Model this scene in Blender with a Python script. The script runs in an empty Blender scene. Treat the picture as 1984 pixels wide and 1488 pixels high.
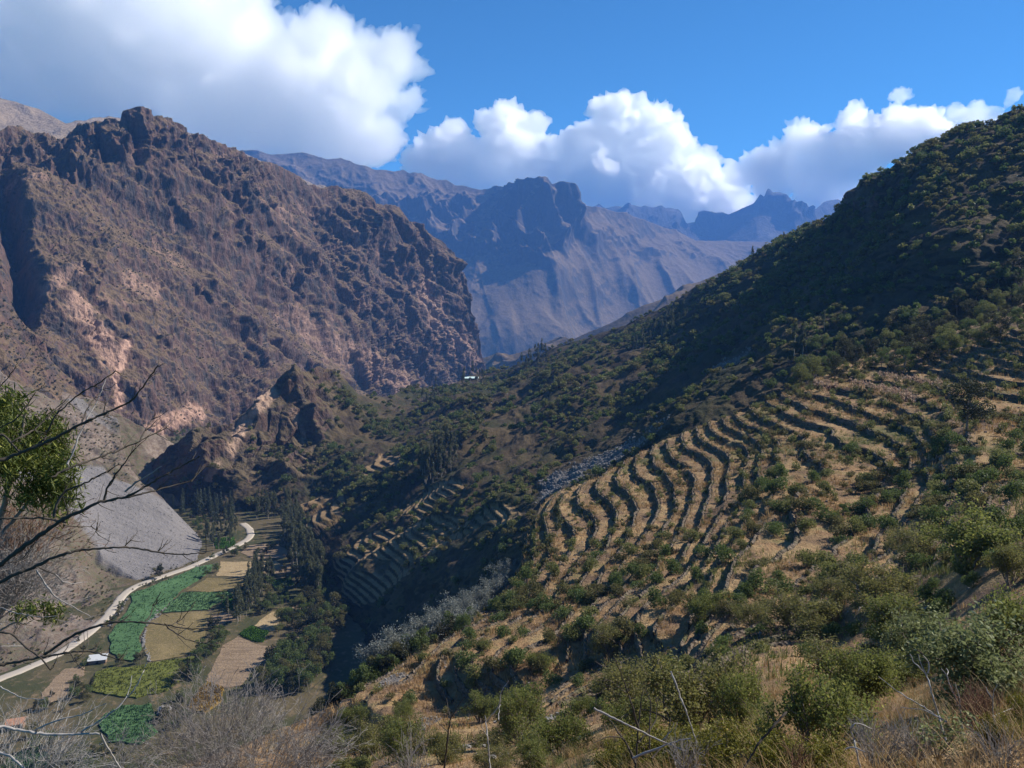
import bpy, math, random
import numpy as np
from mathutils import Vector, Matrix
R = math.radians
scn = bpy.context.scene
COL = scn.collection
rng = np.random.default_rng(7)
random.seed(7)

# ------------------------------------------------------------------ camera
F, U0, V0, PITCH = 1527.0, 992.0, 744.0, R(7.61)
cd = bpy.data.cameras.new('camera'); cam = bpy.data.objects.new('camera', cd); COL.objects.link(cam)
cam.location = (0, 0, 0); cam.rotation_euler = (R(90) - PITCH, 0, 0)
cd.sensor_width = 36.0; cd.lens = 36.0 * F / 1984.0; cd.clip_start = 0.1; cd.clip_end = 60000
scn.camera = cam
# ------------------------------------------------------------------ sun, sky, exposure
SUN_AZ, SUN_EL = R(69), R(38.5)
SUN = Vector((math.sin(SUN_AZ) * math.cos(SUN_EL), math.cos(SUN_AZ) * math.cos(SUN_EL), math.sin(SUN_EL)))
ld = bpy.data.lights.new('sun', 'SUN'); ld.energy = 5.0; ld.angle = R(0.53); ld.color = (1.0, 0.95, 0.87)
sun = bpy.data.objects.new('sun', ld); COL.objects.link(sun); sun.rotation_euler = SUN.to_track_quat('Z', 'Y').to_euler()
w = bpy.data.worlds.new('World'); scn.world = w; w.use_nodes = True
nt = w.node_tree; bg = nt.nodes['Background']
sk = nt.nodes.new('ShaderNodeTexSky'); sk.sky_type = 'NISHITA'; sk.sun_disc = False
sk.sun_elevation = SUN_EL; sk.sun_rotation = SUN_AZ; sk.altitude = 3300; sk.air_density = 1.0; sk.dust_density = 0.15; sk.ozone_density = 2.2
tint = nt.nodes.new('ShaderNodeMix'); tint.data_type = 'RGBA'; tint.blend_type = 'MULTIPLY'; tint.inputs[0].default_value = 1; tint.inputs[7].default_value = (0.30, 0.76, 1.02, 1)
nt.links.new(sk.outputs[0], tint.inputs[6]); nt.links.new(tint.outputs[2], bg.inputs[0]); bg.inputs[1].default_value = 0.088
vs = scn.view_settings; vs.view_transform = 'Standard'; vs.look = 'None'; vs.exposure = 0.7; vs.gamma = 1.0; vs.use_curve_mapping = False
cy = scn.cycles; cy.volume_bounces = 96; cy.max_bounces = 98; cy.diffuse_bounces = 3; cy.transparent_max_bounces = 12
cy.transmission_bounces = 3

# ------------------------------------------------------------------ helpers
def tag(o, label=None, cat=None, group=None, kind=None):
    if label: o['label'] = label
    if cat: o['category'] = cat
    if group: o['group'] = group
    if kind: o['kind'] = kind
    return o

CP, SP = math.cos(PITCH), math.sin(PITCH)
def ray(u, v):
    """direction of a picture point, scaled so that its forward (Y) component is 1"""
    cx = (np.asarray(u, float) - U0) / F; cyv = -(np.asarray(v, float) - V0) / F
    y = CP + cyv * SP; z = -SP + cyv * CP
    return np.stack([cx / y, np.ones_like(cx + y), z / y], -1)
def at(u, v, Y):
    return ray(u, v) * np.asarray(Y, float)[..., None]
def proj(P):
    x, y, z = P[..., 0], P[..., 1], P[..., 2]
    d = y * CP - z * SP; up = y * SP + z * CP
    return U0 + F * x / d, V0 - F * up / d

_p = np.random.default_rng(3).permutation(256).astype(np.int32); PERM = np.concatenate([_p, _p, _p])
G3 = np.array([[1,1,0],[-1,1,0],[1,-1,0],[-1,-1,0],[1,0,1],[-1,0,1],[1,0,-1],[-1,0,-1],[0,1,1],[0,-1,1],[0,1,-1],[0,-1,-1],[1,1,0],[-1,1,0],[0,-1,1],[0,-1,-1]], np.float32)
def perlin(P):
    P = np.asarray(P, np.float32); i = np.floor(P).astype(np.int32); f = P - i; i &= 255
    w_ = f * f * f * (f * (f * 6 - 15) + 10)
    X, Y, Z = i[..., 0], i[..., 1], i[..., 2]; fx, fy, fz = f[..., 0], f[..., 1], f[..., 2]
    def g(dx, dy, dz):
        h = PERM[PERM[PERM[X + dx] + Y + dy] + Z + dz] & 15; gg = G3[h]
        return gg[..., 0] * (fx - dx) + gg[..., 1] * (fy - dy) + gg[..., 2] * (fz - dz)
    a = lambda p, q, t: p + t * (q - p)
    wx, wy, wz = w_[..., 0], w_[..., 1], w_[..., 2]
    return a(a(a(g(0,0,0), g(1,0,0), wx), a(g(0,1,0), g(1,1,0), wx), wy), a(a(g(0,0,1), g(1,0,1), wx), a(g(0,1,1), g(1,1,1), wx), wy), wz)
def fbm(P, oct=4, lac=2.03, gain=0.5, seed=0.0):
    P = np.asarray(P, np.float32) + seed * 17.31; s = 0; a = 1.0
    for _ in range(oct): s = s + a * perlin(P); P = P * lac + 5.7; a *= gain
    return s
def ridged(P, oct=4, lac=2.07, gain=0.5, seed=0.0):
    P = np.asarray(P, np.float32) + seed * 11.17; s = 0; a = 1.0; wgt = 1.0
    for _ in range(oct):
        n = 1 - np.abs(perlin(P)) * 2.0; n = n * np.abs(n) * wgt; wgt = np.clip(n * 1.6, 0.1, 1); s = s + a * n; P = P * lac + 3.1; a *= gain
    return s
def facets(P, seed=0):
    """broken rock: every cell of a jittered lattice is a tilted flat face; returns (height, crack)"""
    P = np.asarray(P, np.float32) + seed * 7.13; sh = P.shape[:-1]; P = P.reshape(-1, 3); i = np.floor(P).astype(np.int32); f = P - i; n = len(P)
    d1 = np.full(n, 9.0, np.float32); d2 = d1.copy(); h1 = np.zeros(n, np.float32)
    for dx in (-1, 0, 1):
        for dy in (-1, 0, 1):
            for dz in (-1, 0, 1):
                a = PERM[PERM[PERM[(i[:, 0] + dx) & 255] + ((i[:, 1] + dy) & 255)] + ((i[:, 2] + dz) & 255)]; b = PERM[a + 1]; c = PERM[b + 7]; e = PERM[c + 3]
                r = np.stack([f[:, 0] - dx - (0.15 + 0.7 * a / 255), f[:, 1] - dy - (0.15 + 0.7 * b / 255), f[:, 2] - dz - (0.15 + 0.7 * c / 255)], -1); d = (r * r).sum(-1)
                h = (e / 255 - 0.5) * 0.8 + r[:, 0] * (b / 127.5 - 1) + r[:, 1] * (c / 127.5 - 1) + r[:, 2] * (a / 127.5 - 1) * 1.2
                m = d < d1; d2 = np.where(m, d1, np.minimum(d2, d)); h1 = np.where(m, h, h1); d1 = np.where(m, d, d1)
    return h1.reshape(sh), np.exp(-(np.sqrt(d2) - np.sqrt(d1)) * 9).reshape(sh)
def sstep(a, b, x):
    t = np.clip((x - a) / (b - a), 0, 1); return t * t * (3 - 2 * t)

class TPS:
    def __init__(s, ctrl, lam=1e-4):
        c = np.array(ctrl, float); s.c = c[:, :2] / 1000; n = len(c)
        d = np.linalg.norm(s.c[:, None] - s.c[None], axis=2); K = s.k(d) + lam * np.eye(n)
        Pm = np.hstack([np.ones((n, 1)), s.c]); A = np.zeros((n + 3, n + 3)); A[:n, :n] = K; A[:n, n:] = Pm; A[n:, :n] = Pm.T
        s.w = np.linalg.solve(A, np.concatenate([1000.0 / c[:, 2], np.zeros(3)]))
    @staticmethod
    def k(r): return np.where(r > 1e-9, r * r * np.log(np.maximum(r, 1e-9)), 0)
    def __call__(s, u, v):
        x = u / 1000; y = v / 1000; out = s.w[-3] + s.w[-2] * x + s.w[-1] * y
        for (cx, cy_), w_ in zip(s.c, s.w): out = out + w_ * s.k(np.sqrt((x - cx) ** 2 + (y - cy_) ** 2))
        return 1000.0 / out

def mesh_from(name, verts, faces, mats, smooth=True, parent=None, mat_idx=None, link=True):
    """faces: (n,3) or (n,4) int array, or a list of such arrays"""
    fl = faces if isinstance(faces, list) else [faces]
    me = bpy.data.meshes.new(name); verts = np.ascontiguousarray(verts, np.float32)
    me.vertices.add(len(verts)); me.vertices.foreach_set('co', verts.ravel())
    loops = np.concatenate([f.ravel() for f in fl]).astype(np.int32)
    sizes = np.concatenate([np.full(len(f), f.shape[1], np.int32) for f in fl])
    me.loops.add(len(loops)); me.loops.foreach_set('vertex_index', loops)
    me.polygons.add(len(sizes)); me.polygons.foreach_set('loop_start', np.concatenate([[0], np.cumsum(sizes)[:-1]]).astype(np.int32))
    me.polygons.foreach_set('loop_total', sizes)
    for m in (mats if isinstance(mats, (list, tuple)) else [mats]): me.materials.append(m)
    if mat_idx is not None: me.polygons.foreach_set('material_index', np.asarray(mat_idx, np.int32))
    me.polygons.foreach_set('use_smooth', np.full(len(sizes), bool(smooth)))
    me.update(); me.validate()
    if not link: return me
    o = bpy.data.objects.new(name, me); COL.objects.link(o)
    if parent: o.parent = parent
    return o
def grid_faces(nr, nc):
    i = np.arange(nr * nc).reshape(nr, nc)
    return np.stack([i[:-1, :-1], i[:-1, 1:], i[1:, 1:], i[1:, :-1]], -1).reshape(-1, 4)
def normals(P):
    du = np.gradient(P, axis=1); dv = np.gradient(P, axis=0); n = np.cross(du, dv)
    n /= np.maximum(np.linalg.norm(n, axis=2, keepdims=True), 1e-9); n *= np.sign(np.sum(n * -P, axis=2, keepdims=True) + 1e-12)
    return n
ZMIN = [0.0]
class Relief:
    """a terrain sheet: columns are bearings, rows run from its foot to its skyline and on down its back"""
    def __init__(s, name, u, top, bot, nr, ctrl, disp=None, back=(30, 0.5, 10), lam=1e-4, mat=None, post=None, mid=None):
        top = np.array(top, float); bot = np.array(bot, float)
        vt = np.interp(u, top[:, 0], top[:, 1]); vb = np.interp(u, bot[:, 0], bot[:, 1])
        t = np.linspace(0, 1, nr)[:, None]; V = vb + (vt - vb) * t
        if mid is not None:
            vm = np.interp(u, *np.array(mid, float).T); V = np.where(t < 0.45, vb + (vm - vb) * t / 0.45, vm + (vt - vm) * (t - 0.45) / 0.55)
        Ug = np.broadcast_to(u, V.shape)
        P = at(Ug, V, np.clip(TPS(ctrl, lam)(np.clip(Ug, -190, 2180), V), 1.5, 20000)); s.U, s.V, s.t = Ug, V, np.broadcast_to(t, V.shape)
        s.base = P.copy(); s.N = normals(P)
        if disp is not None: P = disp(s, P)
        s.P = P
        d = P[-1].copy(); d[:, 2] = 0; d /= np.linalg.norm(d, axis=1, keepdims=True)
        rows = [P]; L, drop, nb = back
        for k in range(1, nb + 1):
            q = P[-1] + d * L * k / nb; q[:, 2] -= drop * L * (k / nb) ** 1.3; rows.append(q[None])
        A = np.concatenate(rows, 0); s.full = A; s.name = name; s.mat = mat
        if post is not None: post(s)
        ZMIN[0] = min(ZMIN[0], A[..., 2].min())
        s.obj = mesh_from(name, A.reshape(-1, 3), grid_faces(*A.shape[:2]), mat)
        tag(s.obj, kind='structure')
        s.pu, s.pv = proj(s.P)
    def near(s, u, v):
        """the point of this sheet seen at a picture point"""
        d = np.abs(s.pu - u) + np.abs(s.pv - v); d += np.where(s.vis(), 0, 40)
        k = np.unravel_index(np.argmin(d), d.shape); return s.P[k]
    def vis(s): return True

# ------------------------------------------------------------------ node materials
class G:
    def __init__(s, name):
        s.m = bpy.data.materials.new(name); s.m.use_nodes = True; s.t = s.m.node_tree; s.n = s.t.nodes; s.l = s.t.links
        s.b = s.n['Principled BSDF']; s.b.inputs['Roughness'].default_value = 0.95; s.b.inputs['Specular IOR Level'].default_value = 0.12
    def set(s, sock, v):
        if isinstance(v, bpy.types.NodeSocket): s.l.new(v, sock)
        elif isinstance(v, (tuple, list)) and len(v) == 3 and sock.type == 'RGBA': sock.default_value = (*v, 1)
        else: sock.default_value = v
    def node(s, typ, out=0, ins={}, **kw):
        nd = s.n.new(typ)
        for k, v in kw.items(): setattr(nd, k, v)
        for k, v in ins.items(): s.set(nd.inputs[k], v)
        return nd.outputs[out]
    def pos(s): return s.node('ShaderNodeNewGeometry', 'Position')
    def obj(s): return s.node('ShaderNodeTexCoord', 'Object')
    def math(s, op, a, b=0.0, clamp=False): return s.node('ShaderNodeMath', 0, {0: a, 1: b}, operation=op, use_clamp=clamp)
    def vec(s, v, sc): return s.node('ShaderNodeMapping', 0, {'Vector': v, 'Scale': sc})
    def noise(s, v, scale, detail=4, rough=0.55, dist=0.0): return s.node('ShaderNodeTexNoise', 0, {'Vector': v, 'Scale': scale, 'Detail': detail, 'Roughness': rough, 'Distortion': dist})
    def vor(s, v, scale, out=0, **kw): return s.node('ShaderNodeTexVoronoi', out, {'Vector': v, 'Scale': scale}, **kw)
    def ss(s, x, a, b): return s.node('ShaderNodeMapRange', 0, {0: x, 1: a, 2: b, 3: 0.0, 4: 1.0}, interpolation_type='SMOOTHSTEP')
    def mix(s, f, a, b):
        nd = s.n.new('ShaderNodeMix'); nd.data_type = 'RGBA'; s.set(nd.inputs[0], f); s.set(nd.inputs[6], a); s.set(nd.inputs[7], b); return nd.outputs[2]
    def scale(s, c, f):
        nd = s.n.new('ShaderNodeMix'); nd.data_type = 'RGBA'; nd.blend_type = 'MULTIPLY'; nd.inputs[0].default_value = 1; s.set(nd.inputs[6], c)
        cc = s.node('ShaderNodeCombineColor', 0, {0: f, 1: f, 2: f}); s.set(nd.inputs[7], cc); return nd.outputs[2]
    def nz(s): return s.node('ShaderNodeSeparateXYZ', 2, {0: s.node('ShaderNodeNewGeometry', 'Normal')})
    def bump(s, h, strength, dist): s.set(s.b.inputs['Normal'], s.node('ShaderNodeBump', 0, {'Height': h, 'Strength': strength, 'Distance': dist}))
    def color(s, c): s.set(s.b.inputs['Base Color'], c)
    def attr(s, name, out='Fac'): return s.node('ShaderNodeAttribute', out, attribute_name=name)

def mat_mountain(name, rock, brown, grass, scar_pale, k=1.0, nzr=(0.45, 0.75), bs=0.9, sc=0.5):
    g = G(name); p = g.pos()
    n1 = g.noise(p, 0.012 * k, 6, 0.6); n2 = g.noise(p, 0.05 * k, 5, 0.65); n3 = g.noise(p, 0.22 * k, 4, 0.7)
    pv = g.vec(p, (1, 1, 0.3)); n4 = g.noise(pv, 0.09 * k, 5, 0.7)
    c = g.mix(g.ss(n4, 0.36, 0.62), rock, brown)
    c = g.mix(g.math('MULTIPLY', g.ss(g.math('ADD', g.nz(), g.math('MULTIPLY', g.math('SUBTRACT', n2, 0.5), 0.9)), *nzr), 0.85), c, grass)
    c = g.mix(g.math('MULTIPLY', g.ss(g.math('ADD', n1, g.math('MULTIPLY', n4, 0.35)), 0.78, 0.87), sc), c, scar_pale); c = g.mix(g.math('MULTIPLY', g.attr('scar_pale'), g.ss(g.math('ADD', n4, g.math('MULTIPLY', g.attr('scar_pale'), 0.35)), 0.45, 0.75)), c, g.mix(n2, scar_pale, tuple(min(0.6, x * 1.5) for x in scar_pale)))
    c = g.scale(c, g.node('ShaderNodeMapRange', 0, {0: n3, 1: 0.25, 2: 0.75, 3: 0.6, 4: 1.4}))
    g.color(c); g.bump(g.math('ADD', g.math('MULTIPLY', n4, 6 / k), g.math('MULTIPLY', n3, 2.0 / k)), bs, 1.0)
    return g.m
# ------------------------------------------------------------------ far mountains
M_far = mat_mountain('far_rock', (0.045, 0.042, 0.042), (0.075, 0.056, 0.038), (0.145, 0.10, 0.054), (0.13, 0.10, 0.08), 0.35, (0.42, 0.66), 0.35)
M_peak = mat_mountain('peak_rock', (0.05, 0.048, 0.048), (0.07, 0.06, 0.052), (0.09, 0.075, 0.06), (0.2, 0.19, 0.19), 0.25)
def disp_far(amp, lam, vert=0.5, oct=6, keep=0.35, extra=None):
    def f(s, P):
        q = P / lam; q[..., 2] *= vert
        q = q + 0.25 * fbm(q * 0.7, 2, seed=3)[..., None]
        h = ridged(q, oct, seed=amp % 5) - 0.6
        if amp == 66: h = h * (1 - 0.72 * sstep(450, 540, s.V))
        k = 1 - (1 - keep) * sstep(0.82, 1.0, s.t)
        if extra is not None: h = h + extra(s, P)
        return P + s.N * (h * amp * k)[..., None]
    return f
us = np.arange(1080, 1720, 2.2)
E2 = Relief('peak_range', us, [(1080,400),(1140,398),(1160,395),(1172,403),(1200,403),(1250,408),(1320,412),(1330,428),(1370,420),(1411,413),(1434,400),(1458,390),(1473,375),(1481,380),(1486,368),(1490,366),(1495,375),(1511,376),(1528,400),(1555,414),(1569,412),(1595,392),(1608,388),(1622,388),(1637,400),(1720,430)],
    [(1080, 490), (1720, 500)], 150, [(1080,400,8970),(1200,403,8970),(1330,428,8840),(1490,366,8320),(1530,400,8320),(1620,388,8970),(1720,430,9100),(1080,490,7930),(1300,490,7735),(1500,470,7410),(1720,500,7670),(1430,460,7670)], disp_far(160, 900, 0.55), (1200, 0.6, 6), mat=M_peak)
us = np.arange(-220, 700, 2.2)
E3 = Relief('far_brown_hill', us, [(-220,150),(0,190),(30,195),(60,207),(95,222),(128,238),(148,238),(170,233),(200,229),(230,228),(300,234),(383,262),(500,310),(700,400)],
    [(-220,330),(700,420)], 120, [(-220,150,2700),(0,190,2600),(128,238,2500),(230,228,2900),(383,262,2900),(700,400,3000),(-220,330,2000),(100,330,2000),(300,340,2100),(700,420,2300)], disp_far(26, 300, 0.6, 5, 0.3), (600, 0.4, 5), mat=mat_mountain('hill_grass', (0.12,0.10,0.085), (0.20,0.15,0.10), (0.27,0.195,0.115), (0.3,0.24,0.16), 0.4, (0.3, 0.6)))
us = np.arange(430, 1740, 1.9)
def fine(P):
    q = P / 85.0; q[..., 2] *= 0.4; return 0.16 * (ridged(q, 3, seed=6) - 0.4) + 0.0
def e1x(s, P):
    U, V = s.U, s.V
    crag = sstep(70, 25, np.abs(U - 1035 + 0.35 * (V - 420)) - 30) * sstep(330, 365, V) * sstep(520, 470, V)
    crag = np.maximum(crag, 0.6 * sstep(90, 40, np.abs(V - 455 + 0.12 * (U - 800))) * sstep(960, 900, U) * sstep(640, 700, U))
    q = P / 200.0; q[..., 2] *= 0.22; s.crag = crag; return crag * (ridged(q, 4, seed=2) - 0.4) * 1.7 + fine(P) * (1 - 0.8 * sstep(450, 540, V)) + 0.55 * sstep(450, 540, V) * (ridged(np.stack([(P[..., 0] + 0.25 * P[..., 1]) / 300.0, (P[..., 2]) / 1500.0, P[..., 0] * 0], -1), 3, seed=9) - 0.4)
E1 = Relief('blue_mountain', us, [(430,300),(470,296),(485,297),(524,299),(551,297),(585,297),(612,304),(638,309),(660,306),(687,319),(727,331),(761,333),(781,329),(794,338),(821,338),(848,346),(865,346),(882,356),(895,356),(929,366),(956,365),(983,361),(1009,353),(1025,347),(1040,353),(1050,350),(1060,348),(1070,356),(1083,353),(1100,361),(1108,375),(1117,390),(1140,401),(1164,405),(1211,413),(1251,424),(1290,440),(1320,450),(1350,464),(1400,463),(1450,466),(1740,470)],
    [(430,560),(700,640),(850,720),(1150,740),(1740,640)], 260, [(430,300,5544),(660,306,5634),(848,346,5722),(956,365,5544),(1025,347,5232),(1100,361,5232),(1140,401,5544),(1251,424,6080),(1320,450,6435),(1450,466,6702),(1740,470,6792),(430,560,4653),(700,640,4476),(950,657,4298),(1080,655,4386),(850,700,4252),(1000,715,4239),(1150,720,4341),(1130,640,4653),(1250,590,5188),(1350,540,5722),(1000,480,4876),(1060,490,4832),(850,450,5144),(1200,500,5456),(950,600,4520),(1100,590,4698),(1740,560,6080),(1740,640,5722),(680,450,5098)],
    disp_far(66, 560, 0.5, 6, 0.4, e1x), (1200, 0.5, 6), mat=M_far)
us = np.arange(900, 1700, 2.2)
E4 = Relief('dark_ridge', us, [(900,700),(935,692),(960,683),(985,690),(1010,680),(1045,666),(1080,651),(1105,657),(1140,640),(1180,624),(1240,596),(1300,570),(1360,540),(1400,524),(1430,518),(1480,490),(1700,420)],
    [(900,790),(1700,600)], 90, [(900,700,2500),(1080,651,2400),(1140,640,2300),(1300,570,2300),(1430,518,2300),(1700,420,2300),(900,790,2200),(1200,700,1900),(1450,620,1800),(1700,600,1800)], disp_far(26, 220, 0.5, 5, 0.4), (400, 0.6, 5), mat=M_far)

# ------------------------------------------------------------------ left mountain (cliffs across the valley)
M_cliff = mat_mountain('cliff_rock', (0.056, 0.049, 0.045), (0.122, 0.074, 0.056), (0.135, 0.092, 0.052), (0.34, 0.21, 0.15), 1.0, (0.40, 0.66))
def disp_cliff(s, P):
    U, V = s.U, s.V
    Lr = np.interp(s.U[0], [0, 945], [1.0, 1.35])[None, :]
    wz = np.stack([fbm(P / 160, 3, seed=5), fbm(P / 160, 3, seed=6), fbm(P / 160, 3, seed=7)], -1) * 28
    Q = P + wz
    # coarse buttresses and gullies
    q = Q / 190.0; q[..., 2] *= 0.30; h = (ridged(q, 2, seed=1) - 0.55) * 17
    # ramps falling to the right
    along = (P[..., 0] * 0.57 + P[..., 1] * 0.82)
    k = np.stack([(P[..., 2] * 0.9 + along * 0.55) / 75.0, (along * 0.8 - P[..., 2] * 0.3) / 420.0, P[..., 1] * 0 + 2.2], -1)
    h = h + fbm(k + wz / 120, 4, seed=4) * 20
    # columns
    cliff = sstep(0.12, 0.42, 1.15 * fbm(P / 230, 3, seed=9) + 0.75 * sstep(640, 800, U) + 1.1 * sstep(130, 40, V - np.interp(U[0], [0, 165, 260, 430, 660, 945], [330, 236, 215, 290, 400, 640])[None]) * sstep(60, 190, U) * sstep(560, 430, U) - 0.05)
    q = (P + 0.35 * wz) / 40.0; q[..., 2] *= 0.15; h = h + (ridged(q, 4, seed=2) - 0.5) * (0.7 + 9.5 * cliff)
    q = (P + 0.3 * wz) / 14.0; q[..., 2] *= 0.3; h = h + (ridged(q, 4, seed=8) - 0.45) * (1.5 + 3.2 * cliff)
    out = sstep(0.24, 0.46, fbm(Q / 70, 3, seed=15)) * (1 - cliff); q = Q / 26.0; q[..., 2] *= 0.4; h = h + out * (ridged(q, 4, seed=16) - 0.2) * 6.0
    q = (P + 0.5 * wz) / 30.0; q[..., 2] *= 0.5; fh, fc = facets(q, 1); h = h + (fh * 5.5 - fc * 3.0) * (0.25 + 0.75 * np.maximum(cliff, out))
    q = (P + 0.4 * wz) / 11.5; q[..., 2] *= 0.6; fh, fc = facets(q, 2); rough_ = np.clip(0.45 + 0.9 * fbm(P / 60, 3, seed=18), 0.12, 1); h = h + (fh * 2.9 - fc * 1.2) * np.maximum(rough_, 0.8 * cliff)
    h = h + (ridged(P / np.array([5., 5., 8.]), 2, seed=3) - .4) * 0.9
    # two deep clefts, as dark as caves in the picture
    for (a, b, c, d, wd, dep) in ((5, 330, 50, 590, 26, 55), (190, 250, 200, 320, 9, 22), (255, 250, 262, 318, 8, 22), (365, 265, 380, 320, 8, 16), (745, 410, 778, 470, 9, 22), (800, 430, 835, 560, 10, 20), (505, 640, 560, 690, 16, 18), (520, 560, 530, 640, 12, 14)):
        t = np.clip((V - b) / (d - b), -0.3, 1.3); cu = a + (c - a) * t + 10 * fbm(P / 60, 2, seed=b % 7)
        m = np.exp(-((U - cu) / wd) ** 2) * sstep(-0.3, 0.1, t) * sstep(1.3, 0.9, t); h = h - dep * m
    kk = 1 - 0.45 * sstep(0.93, 1.0, s.t)
    return P + s.N * (h * kk * Lr * 0.9)[..., None]
us = np.arange(-190, 949, 1.55)
LTOP = [(-190,300),(-60,262),(0,250),(12,246),(30,240),(44,237),(55,244),(67,250),(97,259),(124,269),(136,262),(144,255),(165,240),(180,234),(195,232),(215,230),(232,232),(235,221),(245,217),(259,214),(276,217),(296,228),(319,232),(343,249),(363,262),(383,263),(413,279),(433,288),(454,291),(480,306),(497,312),(524,314),(554,324),(585,339),(598,355),(615,354),(625,362),(642,359),(660,365),(694,370),(710,378),(720,400),(732,403),(744,399),(767,405),(778,424),(784,433),(801,430),(821,447),(848,470),(868,497),(875,503),(895,540),(909,587),(915,614),(929,634),(937,668),(941,698),(949,735)]
LC = [(-190,300,950),(0,250,1010),(67,250,1060),(165,240,1120),(259,214,1150),(363,264,1230),(480,306,1340),(585,339,1500),(660,365,1600),(767,405,1720),(868,497,1880),(915,614,1920),(941,698,1940),
      (-190,900,640),(0,780,730),(100,800,760),(235,830,800),(323,870,840),(450,850,950),(560,780,1120),(700,800,1360),(850,770,1700),(949,790,1880),(450,560,1130),(250,520,965),(60,520,860),(650,580,1420),(800,600,1680)]
Lm = Relief('left_mountain', us, LTOP, [(-190,930),(0,870),(200,890),(323,940),(450,920),(600,850),(760,840),(949,800)], 420, LC, disp_cliff, (300, 0.5, 8), mat=M_cliff)
def scar_pale_mask(s, lines):
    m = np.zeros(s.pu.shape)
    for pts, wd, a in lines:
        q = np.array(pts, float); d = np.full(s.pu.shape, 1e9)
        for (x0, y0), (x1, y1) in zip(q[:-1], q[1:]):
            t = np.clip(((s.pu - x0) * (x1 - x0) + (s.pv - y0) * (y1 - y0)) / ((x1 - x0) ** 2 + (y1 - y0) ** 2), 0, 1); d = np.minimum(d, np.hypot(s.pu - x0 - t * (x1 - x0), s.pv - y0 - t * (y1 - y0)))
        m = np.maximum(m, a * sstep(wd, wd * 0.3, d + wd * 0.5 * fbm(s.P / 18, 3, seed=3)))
    a_ = s.obj.data.attributes.new('scar_pale', 'FLOAT', 'POINT'); nb = s.full.shape[0] - s.P.shape[0]; a_.data.foreach_set('value', np.concatenate([m, np.repeat(m[-1:], nb, 0)], 0).ravel().astype(np.float32))
scar_pale_mask(Lm, [([(246,660),(236,700),(224,730),(231,785)], 13, 1.0), ([(150,590),(190,640),(215,690)], 36, 0.7), ([(300,830),(330,815),(380,800)], 24, 0.8), ([(560,610),(680,690),(780,740)], 40, 0.45), ([(820,560),(860,640),(920,690)], 34, 0.5), ([(90,560),(150,520)], 26, 0.5), ([(250,540),(300,560)], 26, 0.5)])
def disp_butt(s, P):
    q = P / 60.0; q[..., 2] *= 0.4; h = (ridged(q, 4, seed=1) - 0.5) * 9 + fbm(P / 14, 4, seed=2) * 2.6
    return P + s.N * (h * (1 - 0.4 * sstep(0.85, 1, s.t)))[..., None]
us = np.arange(-190, 262, 1.8)
Lb = Relief('left_buttress', us, [(-190,520),(-60,560),(0,578),(25,592),(40,618),(62,650),(95,700),(125,735),(160,765),(200,790),(230,815),(262,860)], [(-190,900),(262,900)], 150,
    [(-190,520,640),(0,578,690),(95,700,700),(160,765,720),(230,815,745),(262,860,750),(-190,900,520),(0,880,560),(120,880,620),(262,900,720)], disp_butt, (160, 0.7, 6), mat=M_cliff)

# ------------------------------------------------------------------ scree slope at the left, valley floor
def zfloor(y): y = np.asarray(y, float); return -150 - 0.035 * (y - 350) - 0.09 * np.maximum(y - 780, 0)
def on_floor(u, v, lift=0.0):
    r = ray(u, v); Y = (-150 + 0.035 * 350 + lift) / (r[..., 2] + 0.035); return r * Y[..., None]
def mat_scree():
    g = G('scree'); p = g.pos(); n1 = g.noise(p, 0.02, 5, 0.6); n2 = g.noise(g.vec(p, (1, 1, 1.6)), 0.35, 4, 0.7); n3 = g.noise(p, 1.2, 3, 0.7)
    nst = g.noise(g.node('ShaderNodeMapping', 0, {'Vector': p, 'Rotation': (0, 0, 0.32), 'Scale': (0.03, 0.35, 0.03)}), 1.0, 4, 0.7)
    gravel = g.mix(g.math('MULTIPLY', g.math('ADD', g.math('ADD', n3, n2), g.math('MULTIPLY', g.math('SUBTRACT', nst, 0.5), 2.2)), 0.5), (0.11, 0.10, 0.096), (0.235, 0.215, 0.205))
    turf = g.mix(g.ss(n2, 0.35, 0.62), (0.13, 0.092, 0.068), g.mix(g.ss(n1, 0.4, 0.6), (0.085, 0.08, 0.042), (0.21, 0.165, 0.13)))
    c = g.mix(g.attr('gravel'), turf, gravel); g.color(c); g.bump(g.math('ADD', n2, g.math('MULTIPLY', n3, 0.4)), 0.8, 1.2); return g.m
def post_scree(s): pass
def disp_scree(s, P):
    U, V = s.U, s.V; q = P / 40.0
    # bare gravel fan: its own outline on the slope
    a = np.interp(U, [-190, 90, 150, 200, 250, 300, 340, 390], [840, 880, 895, 905, 930, 958, 985, 1030]); b = np.interp(U, [-190, 60, 150, 200, 240, 265, 300, 390], [900, 930, 1010, 1075, 1110, 1128, 1118, 1090])
    wv = 14 * fbm(P / 25, 3, seed=4)
    gr = sstep(-6, 6, V - a + wv) * sstep(-8, 8, b - V + wv * 1.6)
    st = sstep(0.12, 0.3, fbm(np.stack([(P[..., 1] + P[..., 0] * .35) / 16.0, P[..., 2] / 110, P[..., 0] * 0], -1), 3, seed=6)) * sstep(40, 100, U)
    s.gravel = np.clip(np.maximum(gr, 0.8 * st * (V < a + 10)), 0, 1)
    h = fbm(q, 5, seed=2) * 3.2 * (1 - 0.85 * gr) + fbm(P / 5, 3, seed=3) * (0.5 - 0.35 * gr) + (ridged(P / 22, 3, seed=5) - .5) * 1.5 * (1 - gr)
    h = h * (0.08 + 0.92 * sstep(0.0, 0.12, s.t)); return P + s.N * h[..., None]
us = np.arange(-190, 400, 1.4)
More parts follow.
